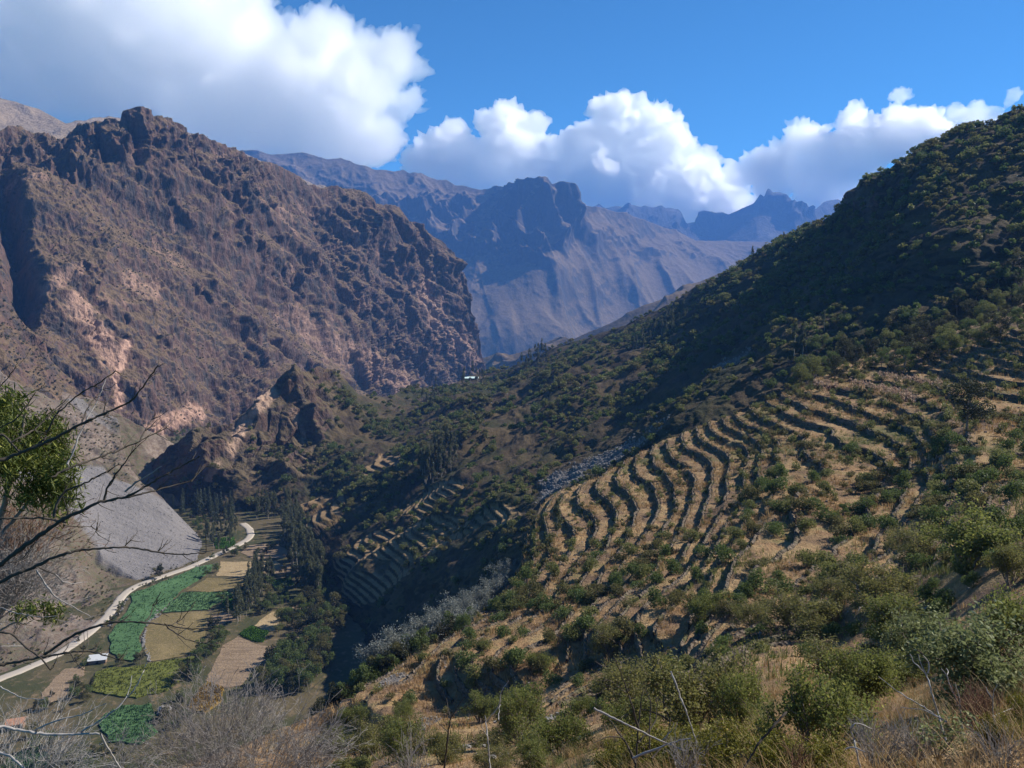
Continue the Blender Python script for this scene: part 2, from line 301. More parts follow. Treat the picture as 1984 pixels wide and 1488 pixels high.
FOOT = [(-190,1408),(-60,1330),(0,1304),(50,1284),(110,1258),(150,1232),(180,1209),(206,1186),(224,1162),(238,1144),(262,1127),(299,1115),(333,1104),(366,1093),(385,1086)]
SCC = [(u, v, float(on_floor(u, v)[1])) for u, v in FOOT] + [(-190,640,560),(0,722,508),(0,950,398),(178,779,520),(200,1000,428),(300,1000,447),(120,1100,368),(0,1200,320),(0,1100,346),(120,1180,343),(200,1120,375),(250,905,468),(300,955,462),(345,1000,458),(388,1040,455)]
Sc = Relief('scree_slope', us, [(-190,640),(0,722),(44,749),(100,772),(178,779),(205,792),(226,820),(240,862),(256,905),(280,934),(310,962),(345,997),(380,1032),(392,1050),(400,1090)],
    [(u, v + 5) for u, v in FOOT] + [(400,1092)], 330, SCC, disp_scree, (60, 0.75, 6), mat=mat_scree())
us = np.arange(120, 372, 1.6)
Sd = Relief('far_bank', us, [(120,760),(178,777),(235,803),(275,828),(302,843),(323,853),(345,868),(372,888)], [(120,1010),(372,1000)], 110, [(120,760,560),(235,803,575),(323,853,600),(372,888,600),(120,1010,500),(372,1000,520)], disp_scree, (80, 0.8, 5), mat=Sc.mat)
att = Sc.obj.data.attributes.new('gravel', 'FLOAT', 'POINT')
nb = (Sc.full.shape[0] - Sc.P.shape[0])
att.data.foreach_set('value', np.concatenate([Sc.gravel, np.repeat(Sc.gravel[-1:], nb, 0)], 0).ravel().astype(np.float32))
def mat_floor():
    g = G('valley_grass'); p = g.pos(); n1 = g.noise(p, 0.03, 4, 0.6); n2 = g.noise(p, 0.25, 4, 0.7)
    c = g.mix(g.ss(n1, 0.4, 0.6), (0.095, 0.075, 0.04), (0.05, 0.052, 0.022)); c = g.mix(g.ss(n2, 0.52, 0.7), c, (0.17, 0.12, 0.07)); g.color(c); g.bump(n2, 0.7, 0.8); return g.m
ys = np.geomspace(120, 2500, 160); xs = np.linspace(-1, 1, 120)
FY, FX = np.meshgrid(ys, xs, indexing='ij'); FX = FX * (FY * 0.62 + 60) - FY * 0.35 + 20
FP = np.stack([FX, FY, zfloor(FY)], -1)
fl = mesh_from('valley_floor', FP.reshape(-1, 3), grid_faces(*FP.shape[:2]), mat_floor()); tag(fl, kind='structure')
ZMIN[0] = min(ZMIN[0], FP[..., 2].min())
# ------------------------------------------------------------------ the hillsides on our bank
def inpoly(u, v, poly):
    poly = np.array(poly, float); x0, y0 = poly[:, 0], poly[:, 1]; x1, y1 = np.roll(x0, -1), np.roll(y0, -1); r = np.zeros(np.shape(u), bool)
    for a, b, c, d in zip(x0, y0, x1, y1):
        if b == d: continue
        r ^= ((b > v) != (d > v)) & (u < (c - a) * (v - b) / (d - b) + a)
    return r
def terrace(z, step, ph, tread=0.86, rise=0.14):
    s_ = z / step + ph; k = np.floor(s_); f = s_ - k
    q = np.where(f < tread, rise * f / tread, rise + (1 - rise) * (f - tread) / (1 - tread))
    return step * (k + q - ph), s_
def mat_hill(name, gold, straw, soil, green, dark, k=1.0, ng=(0.45, 0.62)):
    g = G(name); p = g.pos(); n1 = g.noise(p, 0.045 * k, 5, 0.6); n2 = g.noise(p, 0.33 * k, 5, 0.7); n3 = g.noise(p, 1.7 * k, 4, 0.75); n4 = g.noise(g.vec(p, (1, 1, .5)), 0.12 * k, 4, 0.6)
    c = g.mix(g.ss(n2, 0.38, 0.62), gold, straw); c = g.mix(g.ss(n4, 0.42, 0.66), c, soil)
    c = g.mix(g.math('MULTIPLY', g.ss(g.math('ADD', n1, g.math('MULTIPLY', n2, 0.4)), ng[0] + 0.2, ng[1] + 0.2), 0.9), c, green)
    c = g.mix(g.ss(n3, 0.55, 0.75), c, dark)
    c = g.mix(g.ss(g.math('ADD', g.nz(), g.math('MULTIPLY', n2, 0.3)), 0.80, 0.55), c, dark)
    c = g.scale(c, g.node('ShaderNodeMapRange', 0, {0: n3, 1: 0.25, 2: 0.75, 3: 0.7, 4: 1.3}))
    c = g.mix(g.math('MULTIPLY', g.attr('tread'), 0.85), c, g.mix(g.ss(n2, 0.35, 0.6), (0.22, 0.14, 0.07), (0.34, 0.225, 0.115)))
    c = g.mix(g.attr('stones'), c, g.mix(n3, (0.08, 0.074, 0.07), (0.19, 0.178, 0.17)))
    g.color(c); g.bump(g.math('ADD', n3, g.math('MULTIPLY', n2, 1.2)), 0.9, 0.6 / k); return g.m
M_far_hill = mat_hill('dry_scrub', (0.076, 0.056, 0.031), (0.112, 0.08, 0.041), (0.055, 0.04, 0.028), (0.04, 0.042, 0.019), (0.028, 0.027, 0.017), 0.6)
M_near_hill = mat_hill('dry_grass', (0.28, 0.170, 0.085), (0.36, 0.245, 0.12), (0.165, 0.105, 0.064), (0.135, 0.125, 0.048), (0.085, 0.066, 0.042), 1.0, (0.52, 0.7))

RTOP = [(262,960),(280,915),(302,887),(323,863),(370,836),(417,820),(450,813),(462,800),(470,799),(490,784),(504,769),(520,755),(538,739),(552,727),(565,719),(585,726),(605,722),(630,716),(659,716),(680,745),(694,765),(761,765),(804,749),(862,742),(895,735),(949,722),(983,715),(1030,692),(1063,671),(1107,655),(1164,638),(1224,618),(1278,597),(1320,577),(1340,567),(1377,550),(1411,530),(1431,517),(1451,503),(1478,497),(1521,474),(1555,454),(1589,437),(1612,420),(1639,400),(1659,373),(1673,356),(1686,346),(1700,338),(1723,336),(1753,312),(1780,296),(1800,284),(1834,279),(1857,265),(1891,257),(1921,252),(1948,232),(1984,217),(2080,170),(2180,120)]
RBOT = [(262,1000),(340,1010),(420,1015),(520,1045),(590,1120),(640,1210),(660,1260),(760,1290),(900,1240),(985,1160),(1030,1110),(1100,1040),(1200,1000),(1450,900),(1600,850),(2180,800)]
RC = [(2180,120,420),(1984,217,440),(1857,265,455),(1700,338,500),(1639,400,545),(1555,454,605),(1478,497,665),(1377,550,735),(1224,618,850),(1063,671,920),(983,715,950),(895,735,940),(804,749,860),(694,765,700),(605,722,655),(538,739,625),(470,799,592),(417,820,578),(323,863,565),(262,960,560),(310,1000,540),(420,1010,512),(540,1030,486),(600,1110,425),(640,1210,345),(700,900,545),(800,850,590),(600,850,590),(500,880,560),(900,800,620),(1000,850,480),(1100,800,490),(1200,750,530),(1300,700,530),(1400,640,480),(1550,560,432),(1700,500,388),(1850,430,358),(1100,900,335),(1000,940,330),(1300,800,305),(1400,760,300),(1500,720,300),(1700,640,310),(1850,580,310),(1984,520,320),(2180,500,300),(1700,780,260),(2180,760,230),(1450,880,270),(1200,980,250),(620,1090,398),(700,1060,375),(860,1005,352),(680,1172,335),(760,1125,322),(850,1060,311),(930,1020,302),(1010,980,288),(690,1220,318),(770,1200,294),(870,1140,273),(950,1100,266),(1015,1060,255),(640,960,520),(760,960,450),(860,930,415),(700,1000,440),(1700,580,342),(1850,510,322),(1984,400,345)]
PATCH = {'step': 2.3, 'polys': [[(640,1085),(700,1040),(800,1012),(905,985),(990,965),(1005,990),(930,1022),(850,1062),(760,1128),(690,1172),(660,1150)],
         [(712,905),(745,880),(790,890),(800,925),(760,950),(700,935)], [(735,1010),(800,960),(870,925),(905,935),(860,975),(800,1000)], [(580,975),(640,955),(690,975),(660,1030),(610,1045)]]}
def disp_far_hill(s, P):
    U, V = s.U, s.V
    rock = sstep(690, 620, U + 0.25 * (V - 760)) * sstep(970, 900, V)
    crest = sstep(50, 10, np.abs(U - 1672 - 0.3 * (V - 360))) * sstep(440, 400, V)
    rock = np.clip(rock + crest, 0, 1)
    mask = np.zeros(U.shape)
    for pl in PATCH['polys']: mask = np.maximum(mask, inpoly(U + 8 * fbm(P / 14, 2, seed=2), V + 5 * fbm(P / 14, 2, seed=5), pl))
    mask = mask * sstep(-0.55, -0.25, fbm(P / 18, 2, seed=12)); s.mask = mask; s.rock = rock
    q = P / 55.0; q[..., 2] *= 0.5
    # ribs that run down the slope, so that low light rakes them
    rb = np.stack([(P[..., 1] - 0.45 * P[..., 0]) / 85.0, (P[..., 0] + 0.4 * P[..., 1]) / 330.0, P[..., 0] * 0 + .7], -1)
    big = fbm(rb, 3, seed=3) * 16 * sstep(230, 420, np.linalg.norm(P[..., :2], axis=-1))
    h = big + fbm(P / 24, 4, seed=1) * 3.2 * (1 - 0.85 * mask) + fbm(P / 5, 3, seed=2) * 0.9 * (1 - 0.8 * mask)
    fh, fc = facets(P / np.array([14., 14., 22.]), 3); h = h + rock * ((ridged(q, 4, seed=4) - 0.45) * 9 + fh * 2.8 - fc * 1.5)
    h = h * (1 - 0.5 * sstep(0.95, 1, s.t)); P = P + s.N * h[..., None]
    zt, s.sv = terrace(P[..., 2], PATCH['step'], 0.18 * fbm(P / 22, 2, seed=8), 0.72, 0.12)
    P[..., 2] += (zt - P[..., 2]) * mask
    s.stones = sstep(26, 8, np.abs(V - np.interp(U, [1020, 1100, 1190, 1320], [948, 922, 880, 800]) + 14 * fbm(P / 20, 3, seed=6))) * sstep(1030, 1060, U) * sstep(1320, 1180, U)
    s.stones = np.maximum(s.stones, 0.8 * sstep(14, 4, np.abs(V - np.interp(U, [1380, 1450], [720, 680]) + 8 * fbm(P / 20, 3, seed=7))) * sstep(1370, 1385, U) * sstep(1460, 1440, U))
    return P
us = np.concatenate([np.arange(262, 2180, 2.1), np.arange(2180, 2700, 12)])
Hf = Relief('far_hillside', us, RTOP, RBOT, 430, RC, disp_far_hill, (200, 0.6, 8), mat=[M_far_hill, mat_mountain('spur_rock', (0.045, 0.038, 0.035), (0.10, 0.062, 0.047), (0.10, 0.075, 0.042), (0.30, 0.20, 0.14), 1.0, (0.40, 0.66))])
def put_attr(rel, name, arr):
    a_ = rel.obj.data.attributes.new(name, 'FLOAT', 'POINT'); nb = rel.full.shape[0] - rel.P.shape[0]
    a_.data.foreach_set('value', np.concatenate([arr, np.repeat(arr[-1:], nb, 0)], 0).ravel().astype(np.float32))
scar_pale_mask(Hf, [([(520,760),(500,790),(470,830),(450,870)], 22, 0.9), ([(400,940),(420,900)], 14, 0.6), ([(570,800),(590,850)], 14, 0.5)]); put_attr(Hf, 'stones', Hf.stones); put_attr(Hf, 'tread', Hf.mask * (Hf.sv - np.floor(Hf.sv) < 0.74))  # on this sheet: paler streaks along the spur crest and flank
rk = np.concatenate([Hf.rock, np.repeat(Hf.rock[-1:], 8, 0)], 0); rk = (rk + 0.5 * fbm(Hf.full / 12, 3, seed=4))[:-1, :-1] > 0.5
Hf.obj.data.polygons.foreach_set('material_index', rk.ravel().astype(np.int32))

# near hillside with its terraces
ATOP = [(-190,1760),(100,1660),(330,1500),(450,1455),(560,1410),(640,1368),(760,1290),(900,1213),(960,1165),(988,1130),(1006,1090),(1018,1045),(1036,1000),(1056,968),(1080,950),(1150,925),(1230,880),(1300,845),(1370,815),(1440,793),(1500,770),(1560,742),(1640,705),(1740,670),(1850,636),(1984,590),(2180,530)]
ABOT = [(-190,2050),(400,2000),(2180,1900)]
# lines of equal height on the terraced slope (picture points), each with its height below the eye
LEVELS = {-56.5: [(1040,985),(1026,1050),(1004,1130),(940,1190),(800,1280),(690,1345)], -53.5: [(1085,955),(1088,1030),(1060,1110),(980,1205),(860,1300),(740,1380)], -50.5: [(1150,925),(1168,990),(1145,1080),(1060,1190),(930,1310),(800,1410)], -47: [(1230,880),(1262,940),(1245,1030),(1160,1150),(1020,1300),(900,1420)],
  -43: [(1300,845),(1355,900),(1348,990),(1290,1090),(1170,1240),(1060,1370)], -39: [(1370,815),(1445,870),(1434,970),(1370,1090),(1270,1230),(1190,1330)], -35: [(1440,793),(1535,850),(1525,950),(1450,1110),(1380,1220)]}
AC = [(u, v, float(z / ray(u, v)[2])) for z, pts in LEVELS.items() for u, v in pts]
AC += [(u, v, float(z / ray(u, v)[2])) for u, v, z in ((640,1368,-59),(560,1410,-60),(450,1455,-58),(330,1500,-50),(700,1470,-50),(560,1500,-53))]
AC += [(1350,1405,31),(1000,1488,38),(1200,1488,20),(400,1600,40),(1000,1700,8),(1500,1488,10.5),(1984,1488,7.5),(1984,1900,3.2),(1000,2000,3.2),(400,2000,6),(-190,2050,6),(-190,1760,22),(100,1660,32),(300,1650,24),(1984,1200,29),(1984,1000,62),(1750,1200,52),(1600,1300,42),(1800,1350,24),(1650,1380,22),(1700,1330,32),(1560,1440,12),(1900,1400,11),
      (1650,1180,60),(1900,1100,50),(1984,800,150),(1984,590,262),(1850,636,262),(1640,705,248),(2180,530,270),(2180,1000,55),(2180,1500,6),(1560,742,222)]
AC += [(u, v, float(z / ray(u, v)[2])) for u, v, z in ((1640,735,-27.5),(1740,742,-26.5),(1850,745,-25),(1600,800,-31.5),(1720,810,-30),(1850,820,-26.5),(1600,900,-34.5),(1700,900,-33.5),(1800,900,-30.5),(1900,900,-25),(1700,1000,-33),(1800,1000,-28.5),(1900,1000,-23),(1610,1000,-34),(1600,1100,-32.5),(1700,1090,-30))]
STEP = 1.5
def disp_near(s, P):
    U, V = s.U, s.V; D = np.linalg.norm(P[..., :2], axis=-1)
    mask = sstep(40 + 26 * sstep(1450, 1650, U), 56 + 26 * sstep(1450, 1650, U), D) * sstep(560, 640, U) * sstep(1390, 1340, V - 0.03 * (U - 1000)) * sstep(275, 235, D)
    patch = fbm(P / 26, 3, seed=14)
    mask = mask * sstep(-0.7, -0.45, patch + 0.2 * sstep(1560, 1400, U)) * sstep(-0.75, -0.45, fbm(P / 7, 2, seed=15)); s.mask = mask
    h = fbm(P / 34, 2, seed=2) * 0.5 * sstep(40, 90, D) + fbm(P / 9, 3, seed=3) * 0.16 * sstep(15, 60, D)
    h = h * (1 + 0.8 * sstep(1520, 1620, U)); P = P + np.stack([0 * h, 0 * h, h], -1)
    s.ph = 0.14 * fbm(P / 20, 2, seed=7) + 0.11 * fbm(P / 4, 2, seed=9)
    zt, s.sv = terrace(P[..., 2], STEP, s.ph); s.zpre = P[..., 2].copy()
    P[..., 2] += (zt - P[..., 2]) * mask
    P[..., 2] += fbm(P / 2.2, 3, seed=5) * 0.16 + fbm(P / 0.7, 2, seed=6) * 0.05
    s.stones = 0.9 * sstep(0.34, 0.5, fbm(P / np.array([5, 13, 9]), 3, seed=21)) * sstep(1300, 1500, V + 0.6 * (1100 - U)) * sstep(45, 60, D)
    return P
us = np.concatenate([np.arange(-900, -190, 14), np.arange(-190, 2150, 2.3), np.arange(2150, 3000, 10)])
Hn = Relief('near_hillside', us, ATOP, ABOT, 660, AC, disp_near, (70, 1.0, 8), mat=M_near_hill, mid=[(-190,1850),(400,1640),(700,1500),(1000,1380),(1300,1240),(1984,1050),(2180,1020)])
put_attr(Hn, 'stones', Hn.stones)
print('near rows', Hn.P.shape, 'z', Hn.P[..., 2].min(), Hn.P[..., 2].max())

# dry stone retaining walls along the terrace edges: each stretch of wall is a thing of its own
def contours(s, step_off, sub):
    S = s.sv[::sub, ::sub] - step_off; X = s.P[::sub, ::sub, 0]; Y = s.P[::sub, ::sub, 1]; PH = s.ph[::sub, ::sub]; M = s.mask[::sub, ::sub]
    out = []
    for k in range(int(math.floor(S.min())), int(math.ceil(S.max()))):
        Fv = S - k; pos = Fv > 0; c = pos[:-1, :-1] * 1 + pos[:-1, 1:] * 2 + pos[1:, 1:] * 4 + pos[1:, :-1] * 8
        ok = (c > 0) & (c < 15) & (M[:-1, :-1] > 0.6); seg = {}
        for i, j in zip(*np.nonzero(ok)):
            cr = []
            for (a, b) in (((i, j), (i, j + 1)), ((i, j + 1), (i + 1, j + 1)), ((i + 1, j), (i + 1, j + 1)), ((i, j), (i + 1, j))):
                if pos[a] != pos[b]: cr.append((a, b))
            if len(cr) == 2: seg.setdefault(cr[0], []).append(cr[1]); seg.setdefault(cr[1], []).append(cr[0])
        done = set()
        for st in [e for e in seg if len(seg[e]) == 1] + list(seg):
            if st in done: continue
            line = [st]; done.add(st); cur = st
            while True:
                nx = [e for e in seg[cur] if e not in done]
                if not nx: break
                cur = nx[0]; done.add(cur); line.append(cur)
            pts = []
            for a, b in line:
                t = Fv[a] / (Fv[a] - Fv[b] + 1e-12); pts.append([X[a] + (X[b] - X[a]) * t, Y[a] + (Y[b] - Y[a]) * t, PH[a] + (PH[b] - PH[a]) * t])
            out.append((k, np.array(pts)))
    return out
def mat_wall():
    g = G('dry_stone'); p = g.pos(); v = g.vor(g.vec(p, (1, 1, 1.6)), 2.6, 'Color'); d = g.vor(g.vec(p, (1, 1, 1.6)), 2.6, 'Distance'); n = g.noise(p, 0.4, 3)
    vv = g.node('ShaderNodeSeparateColor', 0, {0: v}); c = g.mix(vv, (0.075, 0.056, 0.04), (0.17, 0.135, 0.10)); c = g.mix(g.ss(n, 0.5, 0.7), c, (0.09, 0.085, 0.04))
    g.color(c); g.bump(d, 1.0, 0.25); return g.m
M_wall = mat_wall()
WALLS = []
def build_walls(s, step, sub, minlen, hmax):
    n = 0
    for k, pts in contours(s, 0.93, sub):
        if len(pts) < 4: continue
        L = np.concatenate([[0], np.cumsum(np.linalg.norm(np.diff(pts[:, :2], axis=0), axis=1))])
        if L[-1] < minlen: continue
        m = max(4, int(L[-1] / 0.55)); t = np.linspace(0, L[-1], m); q = np.stack([np.interp(t, L, pts[:, i]) for i in range(3)], 1)
        for _ in range(2): q[1:-1] = (q[:-2] + q[1:-1] * 2 + q[2:]) / 4
        zb = step * (k + 0.12 - q[:, 2]); zt_ = step * (k + 1.0 - q[:, 2])
        # long walls are broken into stretches where they have fallen in
        gap = fbm(np.stack([q[:, 0] / 9, q[:, 1] / 9, zb * 0], -1), 2, seed=31); cuts = [0]
        for i in range(12, m - 12):
            if gap[i] < -0.36 and i - cuts[-1] > 30: cuts.append(i)
        cuts.append(m)
        for a, b in zip(cuts[:-1], cuts[1:]):
            a2 = a + (4 if a else 0)
            if b - a2 < minlen / 0.55 * 0.6: continue
            qq = q[a2:b]; tg = np.gradient(qq[:, :2], axis=0); tg /= np.maximum(np.linalg.norm(tg, axis=1, keepdims=True), 1e-6); up = np.stack([-tg[:, 1], tg[:, 0]], 1)
            # uphill side: rising ground is to the right of the picture
            c = np.mean(qq[:, :2], 0); up *= np.sign(np.mean(up @ np.array([1.0, 0.25])) + 1e-9)
            top = zt_[a2:b] + 0.05 + 0.22 * fbm(np.stack([qq[:, 0] / 1.3, qq[:, 1] / 1.3, qq[:, 0] * 0], -1), 3, seed=5); bot = zb[a2:b] - 0.35
            prof = [(-0.42, 0.0), (-0.36, 0.3), (-0.31, 0.55), (-0.26, 0.8), (-0.21, 1.0), (0.05, 0.93), (0.32, 0.8), (0.4, 0.2)]
            V = []
            for off, f in prof:
                z = bot + (top - bot) * f; jit = 0.3 * fbm(np.stack([qq[:, 0] * 1.9, qq[:, 1] * 1.9, z * 2.4], -1), 2, seed=2)
                V.append(np.stack([qq[:, 0] + up[:, 0] * (off + jit), qq[:, 1] + up[:, 1] * (off + jit), z + jit * 0.4], -1))
            V = np.array(V).transpose(1, 0, 2); nr, nc = V.shape[:2]; fa = grid_faces(nr, nc)
            i = np.arange(nr) * nc; fa = np.concatenate([fa, np.stack([i[:-1] + nc - 1, i[:-1], i[1:], i[1:] + nc - 1], -1), np.array([[0, 1, 2, 7], [2, 3, 6, 7], [3, 4, 5, 6]]), (nr - 1) * nc + np.array([[7, 2, 1, 0], [7, 6, 3, 2], [6, 5, 4, 3]])])
            o = mesh_from('terrace_wall', V.reshape(-1, 3), fa, M_wall); n += 1
            pu, pv = proj(V[nr // 2, 4]); WALLS.append([o, float(pu), float(pv), nr * 0.55])
    return n
print('walls', build_walls(Hn, STEP, 2, 9.0, 2.4))
# ------------------------------------------------------------------ road, fields and buildings on the valley floor
def Z(px): return [(x * 0.3327, 1000 + y * 0.3327) for x, y in px]
ROADPX = [(-120,1372),(-60,1340),(0,1316),(50,1296),(110,1270),(150,1244),(180,1220),(206,1197),(224,1172),(238,1153),(262,1136),(299,1123),(333,1111),(366,1100),(399,1085),(433,1069),(462,1056),(480,1046),(487,1036),(482,1024),(470,1014)]
rp = on_floor(*np.array(ROADPX, float).T); L = np.concatenate([[0], np.cumsum(np.linalg.norm(np.diff(rp, axis=0), axis=1))]); tt = np.arange(0, L[-1], 1.2)
c = np.stack([np.interp(tt, L, rp[:, i]) for i in range(3)], 1)
for _ in range(6): c[1:-1] = (c[:-2] + 2 * c[1:-1] + c[2:]) / 4
tg = np.gradient(c, axis=0); tg /= np.linalg.norm(tg, axis=1, keepdims=True); sd = np.stack([-tg[:, 1], tg[:, 0], tg[:, 2] * 0], 1)
rows = []
for k, (o_, dz) in enumerate(((-1.18, -0.25), (-1, 0.30), (-0.45, 0.38), (0, 0.36), (0.45, 0.38), (1, 0.30), (1.18, -0.25))):
    wdt = 2.0 + 0.4 * fbm(c / 9, 2, seed=k * 0.01) + 0.3 * fbm(c / 2.5, 2, seed=k); q = c + sd * (o_ * wdt)[:, None]; q[:, 2] = zfloor(q[:, 1]) + dz; rows.append(q)
RV = np.array(rows).transpose(1, 0, 2)
g = G('road_dust'); p = g.pos(); n1 = g.noise(p, 0.5, 4, .6); n2 = g.noise(p, 4, 3, .7); g.color(g.mix(n1, (0.40, 0.345, 0.28), g.mix(n2, (0.28, 0.235, 0.185), (0.46, 0.40, 0.33)))); g.bump(n2, 0.5, 0.1)
tag(mesh_from('road', RV.reshape(-1, 3), grid_faces(*RV.shape[:2]), g.m), kind='structure')

def mat_crop(name, a, b, rows_=0.0, ang=0.0, patch=None):
    g = G(name); p = g.pos(); n1 = g.noise(p, 0.06, 4, 0.6); n2 = g.noise(p, 1.1, 4, 0.75); n3 = g.noise(g.node('ShaderNodeMapping', 0, {'Vector': p, 'Rotation': (0, 0, ang), 'Scale': (0.15, 1.6, 1)}), 0.5, 3, 0.6)
    c = g.mix(g.ss(n2, 0.35, 0.65), a, b); c = g.mix(g.math('MULTIPLY', g.ss(n3, 0.45, 0.62), rows_), c, tuple(x * 0.62 for x in a)); c = g.mix(g.math('MULTIPLY', g.ss(n1, 0.5, 0.7), 0.5), c, patch or tuple(x * 1.35 for x in b)); g.color(c); g.bump(n2, 0.8, 0.5); return g.m
TEAL = mat_crop('barley', (0.058, 0.12, 0.045), (0.085, 0.155, 0.062), 0.6, 0.5); TEAL2 = mat_crop('barley_pale', (0.072, 0.135, 0.05), (0.10, 0.17, 0.068), 0.5, 0.4)
LIME = mat_crop('potato_leaves', (0.085, 0.10, 0.016), (0.15, 0.155, 0.034), 0.6, 1.0); GRN = mat_crop('lucerne', (0.05, 0.11, 0.012), (0.075, 0.15, 0.02)); TAN = mat_crop('stubble', (0.27, 0.19, 0.10), (0.36, 0.27, 0.15), 0.3, 0.3); BRN = mat_crop('weedy_fallow', (0.13, 0.105, 0.04), (0.21, 0.155, 0.075), 0.3, 0.6)
PLO = mat_crop('ploughed', (0.20, 0.14, 0.09), (0.27, 0.195, 0.125), 0.5, 0.2); ORG = mat_crop('dry_fodder', (0.20, 0.125, 0.03), (0.28, 0.18, 0.05), 0.3, 0.2)
FIELDS = [(Z([(765,455),(870,418),(1010,362),(1150,300),(1240,285),(1225,320),(1170,365),(1060,430),(1000,490),(950,545),(890,590),(845,650),(805,700),(822,780),(770,852),(690,832),(645,790),(640,700),(690,620),(745,560),(765,500)]), TEAL, 0.5),
 (Z([(1285,268),(1610,264),(1642,290),(1560,330),(1430,360),(1345,352),(1262,350)]), TAN, 0.2), (Z([(1205,362),(1430,368),(1420,405),(1350,440),(1200,442),(1085,440)]), BRN, 0.2),
 (Z([(1062,450),(1200,446),(1340,450),(1372,470),(1240,520),(1205,546),(1060,556),(945,566),(1000,505)]), TEAL2, 0.45), (Z([(940,576),(1080,562),(1205,556),(1230,600),(1200,640),(1185,720),(1118,800),(1000,828),(880,850),(842,790),(845,665),(890,605)]), BRN, 0.25),
 (Z([(875,862),(1000,842),(1125,820),(1148,850),(1070,950),(970,1020),(800,1062),(620,1042),(520,1022),(565,910),(640,890),(760,885)]), LIME, 0.5), (Z([(700,1115),(870,1100),(915,1150),(880,1200),(912,1260),(820,1330),(640,1312),(575,1225),(610,1160)]), TEAL, 0.5),
 (Z([(1385,700),(1470,740),(1615,765),(1605,792),(1480,890),(1410,985),(1300,1002),(1205,955),(1260,830),(1300,750)]), PLO, 0.15), (Z([(1398,688),(1470,645),(1562,680),(1530,736),(1470,732)]), GRN, 0.3), (Z([(1482,638),(1580,560),(1632,560),(1622,672),(1565,674)]), TAN, 0.15),
 (Z([(1250,132),(1365,126),(1372,185),(1255,192)]), GRN, 0.3), (Z([(90,1400),(200,1350),(292,1400),(262,1470),(40,1500),(30,1440)]), TEAL, 0.5), (Z([(1205,972),(1298,1008),(1290,1080),(1200,1150),(1095,1140),(1130,1060)]), ORG, 0.8),
 (Z([(1452,170),(1600,160),(1680,200),(1660,245),(1480,250),(1400,215)]), PLO, 0.15), (Z([(1290,500),(1385,455),(1440,400),(1470,440),(1390,530),(1320,560)]), GRN, 0.3), (Z([(1690,500),(1830,455),(1842,520),(1700,560)]), PLO, 0.15), (Z([(1580,380),(1690,366),(1710,402),(1600,420)]), GRN, 0.3), (Z([(1570,290),(1690,280),(1690,330),(1560,345)]), PLO, 0.15),
 (Z([(1190,590),(1330,560),(1370,600),(1280,640),(1200,640)]), PLO, 0.15), (Z([(240,1030),(380,890),(480,880),(490,930),(400,960),(395,1040),(270,1110)]), PLO, 0.15)]
import bmesh
TUFT = []
for pts, m, h in FIELDS:
    q = np.array(pts); n = len(q); dense = []
    for i in range(n):
        a, b = q[i], q[(i + 1) % n]; k = max(2, int(np.hypot(*(b - a)) / 3))
        for t in np.arange(k) / k: dense.append(a + (b - a) * t)
    P = on_floor(*np.array(dense).T); P[:, :2] += np.stack([fbm(P / 5, 2, seed=1), fbm(P / 5, 2, seed=2)], 1) * 0.9; P[:, 2] = zfloor(P[:, 1]) + h
    bm = bmesh.new(); tv = [bm.verts.new(p_) for p_ in P]; f = bm.faces.new(tv); bv = [bm.verts.new((x, y, z - h - 0.3)) for x, y, z in P]
    for i in range(len(tv)): j = (i + 1) % len(tv); bm.faces.new((tv[j], tv[i], bv[i], bv[j]))
    bmesh.ops.recalc_face_normals(bm, faces=bm.faces); bmesh.ops.triangulate(bm, faces=[f])
    me = bpy.data.meshes.new('crop_field'); bm.to_mesh(me); bm.free(); me.materials.append(m); o = bpy.data.objects.new('crop_field', me); COL.objects.link(o); tag(o, kind='structure')
    TUFT.append((np.array(P), m, h))

def simple(name, a, b, sc=3.0, rough=0.9):
    g = G(name); n = g.noise(g.obj(), sc, 4, 0.65); g.color(g.mix(n, a, b)); g.b.inputs['Roughness'].default_value = rough; return g.m
M_mud = simple('mud_brick', (0.20, 0.13, 0.09), (0.30, 0.21, 0.15)); M_white = simple('white_sheet', (0.42, 0.42, 0.41), (0.6, 0.6, 0.58), 1.5, 0.5); M_tile = simple('clay_tile', (0.36, 0.17, 0.10), (0.50, 0.27, 0.17), 5); M_green_sheet = simple('pale_sheet', (0.50, 0.66, 0.60), (0.66, 0.78, 0.74), 1.0, 0.5); M_wood = simple('old_wood', (0.16, 0.12, 0.09), (0.28, 0.23, 0.18), 4); M_darkopen = simple('dark_door', (0.03, 0.025, 0.02), (0.06, 0.045, 0.03))
def empty(name, loc, rz=0, sc=1.0):
    o = bpy.data.objects.new(name, None); COL.objects.link(o); o.location = loc; o.rotation_euler = (0, 0, rz); o.scale = (sc, sc, sc); o.empty_display_size = 0.5; return o
def boxes(name, bxs, m, parent, bev=0.03):
    bm = bmesh.new()
    for (x0, y0, z0, x1, y1, z1) in bxs:
        r = bmesh.ops.create_cube(bm, size=1, matrix=Matrix.Translation(((x0 + x1) / 2, (y0 + y1) / 2, (z0 + z1) / 2)) @ Matrix.Diagonal((x1 - x0, y1 - y0, z1 - z0, 1)))
    bmesh.ops.bevel(bm, geom=bm.edges[:], offset=bev, segments=1, affect='EDGES')
    me = bpy.data.meshes.new(name); bm.to_mesh(me); bm.free(); me.materials.append(m); o = bpy.data.objects.new(name, me); COL.objects.link(o); o.parent = parent; return o
